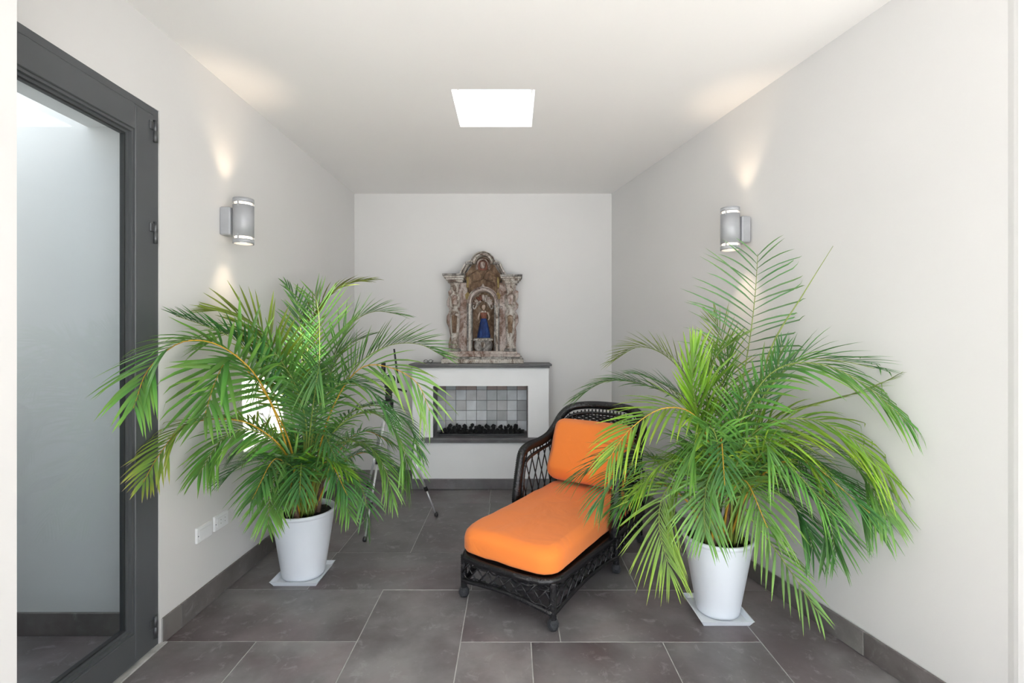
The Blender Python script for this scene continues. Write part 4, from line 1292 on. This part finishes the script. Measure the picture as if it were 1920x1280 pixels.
LF([(588, 800), (598, 690), (599, 630), (597, 585), (590, 550)], 3.15, .03, .06, L=.36, w=.018, n=20, mat='leaf_mid', s0=.40, droop=.02, vee=.1, face=(.1, -1, .1), seed=7, baseang=58, tipang=30)
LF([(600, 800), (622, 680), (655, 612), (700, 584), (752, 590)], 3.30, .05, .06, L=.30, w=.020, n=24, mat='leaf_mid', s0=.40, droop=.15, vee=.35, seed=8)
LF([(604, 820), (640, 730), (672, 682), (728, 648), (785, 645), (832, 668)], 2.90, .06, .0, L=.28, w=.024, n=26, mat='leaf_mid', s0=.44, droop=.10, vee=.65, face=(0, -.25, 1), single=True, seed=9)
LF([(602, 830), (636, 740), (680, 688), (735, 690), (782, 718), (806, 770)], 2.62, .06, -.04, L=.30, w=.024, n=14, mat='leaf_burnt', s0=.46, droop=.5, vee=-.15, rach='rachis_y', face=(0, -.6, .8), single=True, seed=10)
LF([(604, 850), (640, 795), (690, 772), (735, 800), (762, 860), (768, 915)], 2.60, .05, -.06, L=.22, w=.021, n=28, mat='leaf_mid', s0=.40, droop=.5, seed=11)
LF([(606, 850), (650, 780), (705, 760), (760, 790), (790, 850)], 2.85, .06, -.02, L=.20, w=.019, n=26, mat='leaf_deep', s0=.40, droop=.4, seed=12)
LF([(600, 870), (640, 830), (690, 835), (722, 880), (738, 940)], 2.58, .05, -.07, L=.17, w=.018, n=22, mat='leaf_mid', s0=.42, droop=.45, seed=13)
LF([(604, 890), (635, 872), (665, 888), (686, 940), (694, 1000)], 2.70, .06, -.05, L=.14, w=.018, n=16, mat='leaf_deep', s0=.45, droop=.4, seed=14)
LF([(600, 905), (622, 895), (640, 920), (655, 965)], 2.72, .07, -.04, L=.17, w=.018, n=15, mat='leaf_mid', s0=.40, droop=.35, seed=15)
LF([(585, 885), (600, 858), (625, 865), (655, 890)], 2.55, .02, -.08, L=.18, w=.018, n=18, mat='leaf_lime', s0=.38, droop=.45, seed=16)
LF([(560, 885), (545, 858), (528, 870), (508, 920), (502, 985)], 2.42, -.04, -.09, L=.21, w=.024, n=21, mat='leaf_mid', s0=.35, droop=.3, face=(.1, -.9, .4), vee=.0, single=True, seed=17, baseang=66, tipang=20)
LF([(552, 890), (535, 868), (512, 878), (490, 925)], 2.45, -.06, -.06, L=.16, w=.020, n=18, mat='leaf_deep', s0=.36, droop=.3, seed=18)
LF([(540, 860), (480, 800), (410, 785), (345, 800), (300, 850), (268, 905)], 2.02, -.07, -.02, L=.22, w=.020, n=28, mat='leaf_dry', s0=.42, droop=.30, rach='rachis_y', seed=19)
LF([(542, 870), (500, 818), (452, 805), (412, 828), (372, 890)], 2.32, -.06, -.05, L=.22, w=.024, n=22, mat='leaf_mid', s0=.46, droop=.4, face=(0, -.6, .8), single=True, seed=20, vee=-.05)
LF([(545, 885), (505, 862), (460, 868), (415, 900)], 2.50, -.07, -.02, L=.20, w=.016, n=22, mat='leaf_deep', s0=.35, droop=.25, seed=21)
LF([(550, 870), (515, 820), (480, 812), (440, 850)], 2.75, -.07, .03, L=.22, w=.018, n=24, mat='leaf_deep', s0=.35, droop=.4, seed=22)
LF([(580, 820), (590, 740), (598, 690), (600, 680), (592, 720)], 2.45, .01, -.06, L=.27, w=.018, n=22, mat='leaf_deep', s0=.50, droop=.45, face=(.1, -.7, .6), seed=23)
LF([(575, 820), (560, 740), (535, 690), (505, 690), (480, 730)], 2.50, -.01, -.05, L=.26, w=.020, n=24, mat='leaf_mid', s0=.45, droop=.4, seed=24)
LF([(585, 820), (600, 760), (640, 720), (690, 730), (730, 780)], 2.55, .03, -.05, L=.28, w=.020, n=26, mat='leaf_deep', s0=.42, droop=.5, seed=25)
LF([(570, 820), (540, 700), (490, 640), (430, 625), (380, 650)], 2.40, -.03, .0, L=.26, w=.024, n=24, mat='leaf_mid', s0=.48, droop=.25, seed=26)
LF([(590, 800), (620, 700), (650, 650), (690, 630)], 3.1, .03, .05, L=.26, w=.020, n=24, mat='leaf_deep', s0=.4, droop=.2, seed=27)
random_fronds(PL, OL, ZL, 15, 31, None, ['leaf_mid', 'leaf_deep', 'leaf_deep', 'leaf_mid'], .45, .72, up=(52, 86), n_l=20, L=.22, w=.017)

# ---- the palm by the plain wall, in front of the lounger
PR, OR, ZR_ = potted_palm('taller areca palm in a white pot between the lounger and the plain wall', 1.084, 2.560, 0, .177, .108, .402,
                          'square white saucer under the palm by the plain wall', .945, 1.212, 2.42, 2.70)
stems(PR, OR, ZR_, 11, 5)
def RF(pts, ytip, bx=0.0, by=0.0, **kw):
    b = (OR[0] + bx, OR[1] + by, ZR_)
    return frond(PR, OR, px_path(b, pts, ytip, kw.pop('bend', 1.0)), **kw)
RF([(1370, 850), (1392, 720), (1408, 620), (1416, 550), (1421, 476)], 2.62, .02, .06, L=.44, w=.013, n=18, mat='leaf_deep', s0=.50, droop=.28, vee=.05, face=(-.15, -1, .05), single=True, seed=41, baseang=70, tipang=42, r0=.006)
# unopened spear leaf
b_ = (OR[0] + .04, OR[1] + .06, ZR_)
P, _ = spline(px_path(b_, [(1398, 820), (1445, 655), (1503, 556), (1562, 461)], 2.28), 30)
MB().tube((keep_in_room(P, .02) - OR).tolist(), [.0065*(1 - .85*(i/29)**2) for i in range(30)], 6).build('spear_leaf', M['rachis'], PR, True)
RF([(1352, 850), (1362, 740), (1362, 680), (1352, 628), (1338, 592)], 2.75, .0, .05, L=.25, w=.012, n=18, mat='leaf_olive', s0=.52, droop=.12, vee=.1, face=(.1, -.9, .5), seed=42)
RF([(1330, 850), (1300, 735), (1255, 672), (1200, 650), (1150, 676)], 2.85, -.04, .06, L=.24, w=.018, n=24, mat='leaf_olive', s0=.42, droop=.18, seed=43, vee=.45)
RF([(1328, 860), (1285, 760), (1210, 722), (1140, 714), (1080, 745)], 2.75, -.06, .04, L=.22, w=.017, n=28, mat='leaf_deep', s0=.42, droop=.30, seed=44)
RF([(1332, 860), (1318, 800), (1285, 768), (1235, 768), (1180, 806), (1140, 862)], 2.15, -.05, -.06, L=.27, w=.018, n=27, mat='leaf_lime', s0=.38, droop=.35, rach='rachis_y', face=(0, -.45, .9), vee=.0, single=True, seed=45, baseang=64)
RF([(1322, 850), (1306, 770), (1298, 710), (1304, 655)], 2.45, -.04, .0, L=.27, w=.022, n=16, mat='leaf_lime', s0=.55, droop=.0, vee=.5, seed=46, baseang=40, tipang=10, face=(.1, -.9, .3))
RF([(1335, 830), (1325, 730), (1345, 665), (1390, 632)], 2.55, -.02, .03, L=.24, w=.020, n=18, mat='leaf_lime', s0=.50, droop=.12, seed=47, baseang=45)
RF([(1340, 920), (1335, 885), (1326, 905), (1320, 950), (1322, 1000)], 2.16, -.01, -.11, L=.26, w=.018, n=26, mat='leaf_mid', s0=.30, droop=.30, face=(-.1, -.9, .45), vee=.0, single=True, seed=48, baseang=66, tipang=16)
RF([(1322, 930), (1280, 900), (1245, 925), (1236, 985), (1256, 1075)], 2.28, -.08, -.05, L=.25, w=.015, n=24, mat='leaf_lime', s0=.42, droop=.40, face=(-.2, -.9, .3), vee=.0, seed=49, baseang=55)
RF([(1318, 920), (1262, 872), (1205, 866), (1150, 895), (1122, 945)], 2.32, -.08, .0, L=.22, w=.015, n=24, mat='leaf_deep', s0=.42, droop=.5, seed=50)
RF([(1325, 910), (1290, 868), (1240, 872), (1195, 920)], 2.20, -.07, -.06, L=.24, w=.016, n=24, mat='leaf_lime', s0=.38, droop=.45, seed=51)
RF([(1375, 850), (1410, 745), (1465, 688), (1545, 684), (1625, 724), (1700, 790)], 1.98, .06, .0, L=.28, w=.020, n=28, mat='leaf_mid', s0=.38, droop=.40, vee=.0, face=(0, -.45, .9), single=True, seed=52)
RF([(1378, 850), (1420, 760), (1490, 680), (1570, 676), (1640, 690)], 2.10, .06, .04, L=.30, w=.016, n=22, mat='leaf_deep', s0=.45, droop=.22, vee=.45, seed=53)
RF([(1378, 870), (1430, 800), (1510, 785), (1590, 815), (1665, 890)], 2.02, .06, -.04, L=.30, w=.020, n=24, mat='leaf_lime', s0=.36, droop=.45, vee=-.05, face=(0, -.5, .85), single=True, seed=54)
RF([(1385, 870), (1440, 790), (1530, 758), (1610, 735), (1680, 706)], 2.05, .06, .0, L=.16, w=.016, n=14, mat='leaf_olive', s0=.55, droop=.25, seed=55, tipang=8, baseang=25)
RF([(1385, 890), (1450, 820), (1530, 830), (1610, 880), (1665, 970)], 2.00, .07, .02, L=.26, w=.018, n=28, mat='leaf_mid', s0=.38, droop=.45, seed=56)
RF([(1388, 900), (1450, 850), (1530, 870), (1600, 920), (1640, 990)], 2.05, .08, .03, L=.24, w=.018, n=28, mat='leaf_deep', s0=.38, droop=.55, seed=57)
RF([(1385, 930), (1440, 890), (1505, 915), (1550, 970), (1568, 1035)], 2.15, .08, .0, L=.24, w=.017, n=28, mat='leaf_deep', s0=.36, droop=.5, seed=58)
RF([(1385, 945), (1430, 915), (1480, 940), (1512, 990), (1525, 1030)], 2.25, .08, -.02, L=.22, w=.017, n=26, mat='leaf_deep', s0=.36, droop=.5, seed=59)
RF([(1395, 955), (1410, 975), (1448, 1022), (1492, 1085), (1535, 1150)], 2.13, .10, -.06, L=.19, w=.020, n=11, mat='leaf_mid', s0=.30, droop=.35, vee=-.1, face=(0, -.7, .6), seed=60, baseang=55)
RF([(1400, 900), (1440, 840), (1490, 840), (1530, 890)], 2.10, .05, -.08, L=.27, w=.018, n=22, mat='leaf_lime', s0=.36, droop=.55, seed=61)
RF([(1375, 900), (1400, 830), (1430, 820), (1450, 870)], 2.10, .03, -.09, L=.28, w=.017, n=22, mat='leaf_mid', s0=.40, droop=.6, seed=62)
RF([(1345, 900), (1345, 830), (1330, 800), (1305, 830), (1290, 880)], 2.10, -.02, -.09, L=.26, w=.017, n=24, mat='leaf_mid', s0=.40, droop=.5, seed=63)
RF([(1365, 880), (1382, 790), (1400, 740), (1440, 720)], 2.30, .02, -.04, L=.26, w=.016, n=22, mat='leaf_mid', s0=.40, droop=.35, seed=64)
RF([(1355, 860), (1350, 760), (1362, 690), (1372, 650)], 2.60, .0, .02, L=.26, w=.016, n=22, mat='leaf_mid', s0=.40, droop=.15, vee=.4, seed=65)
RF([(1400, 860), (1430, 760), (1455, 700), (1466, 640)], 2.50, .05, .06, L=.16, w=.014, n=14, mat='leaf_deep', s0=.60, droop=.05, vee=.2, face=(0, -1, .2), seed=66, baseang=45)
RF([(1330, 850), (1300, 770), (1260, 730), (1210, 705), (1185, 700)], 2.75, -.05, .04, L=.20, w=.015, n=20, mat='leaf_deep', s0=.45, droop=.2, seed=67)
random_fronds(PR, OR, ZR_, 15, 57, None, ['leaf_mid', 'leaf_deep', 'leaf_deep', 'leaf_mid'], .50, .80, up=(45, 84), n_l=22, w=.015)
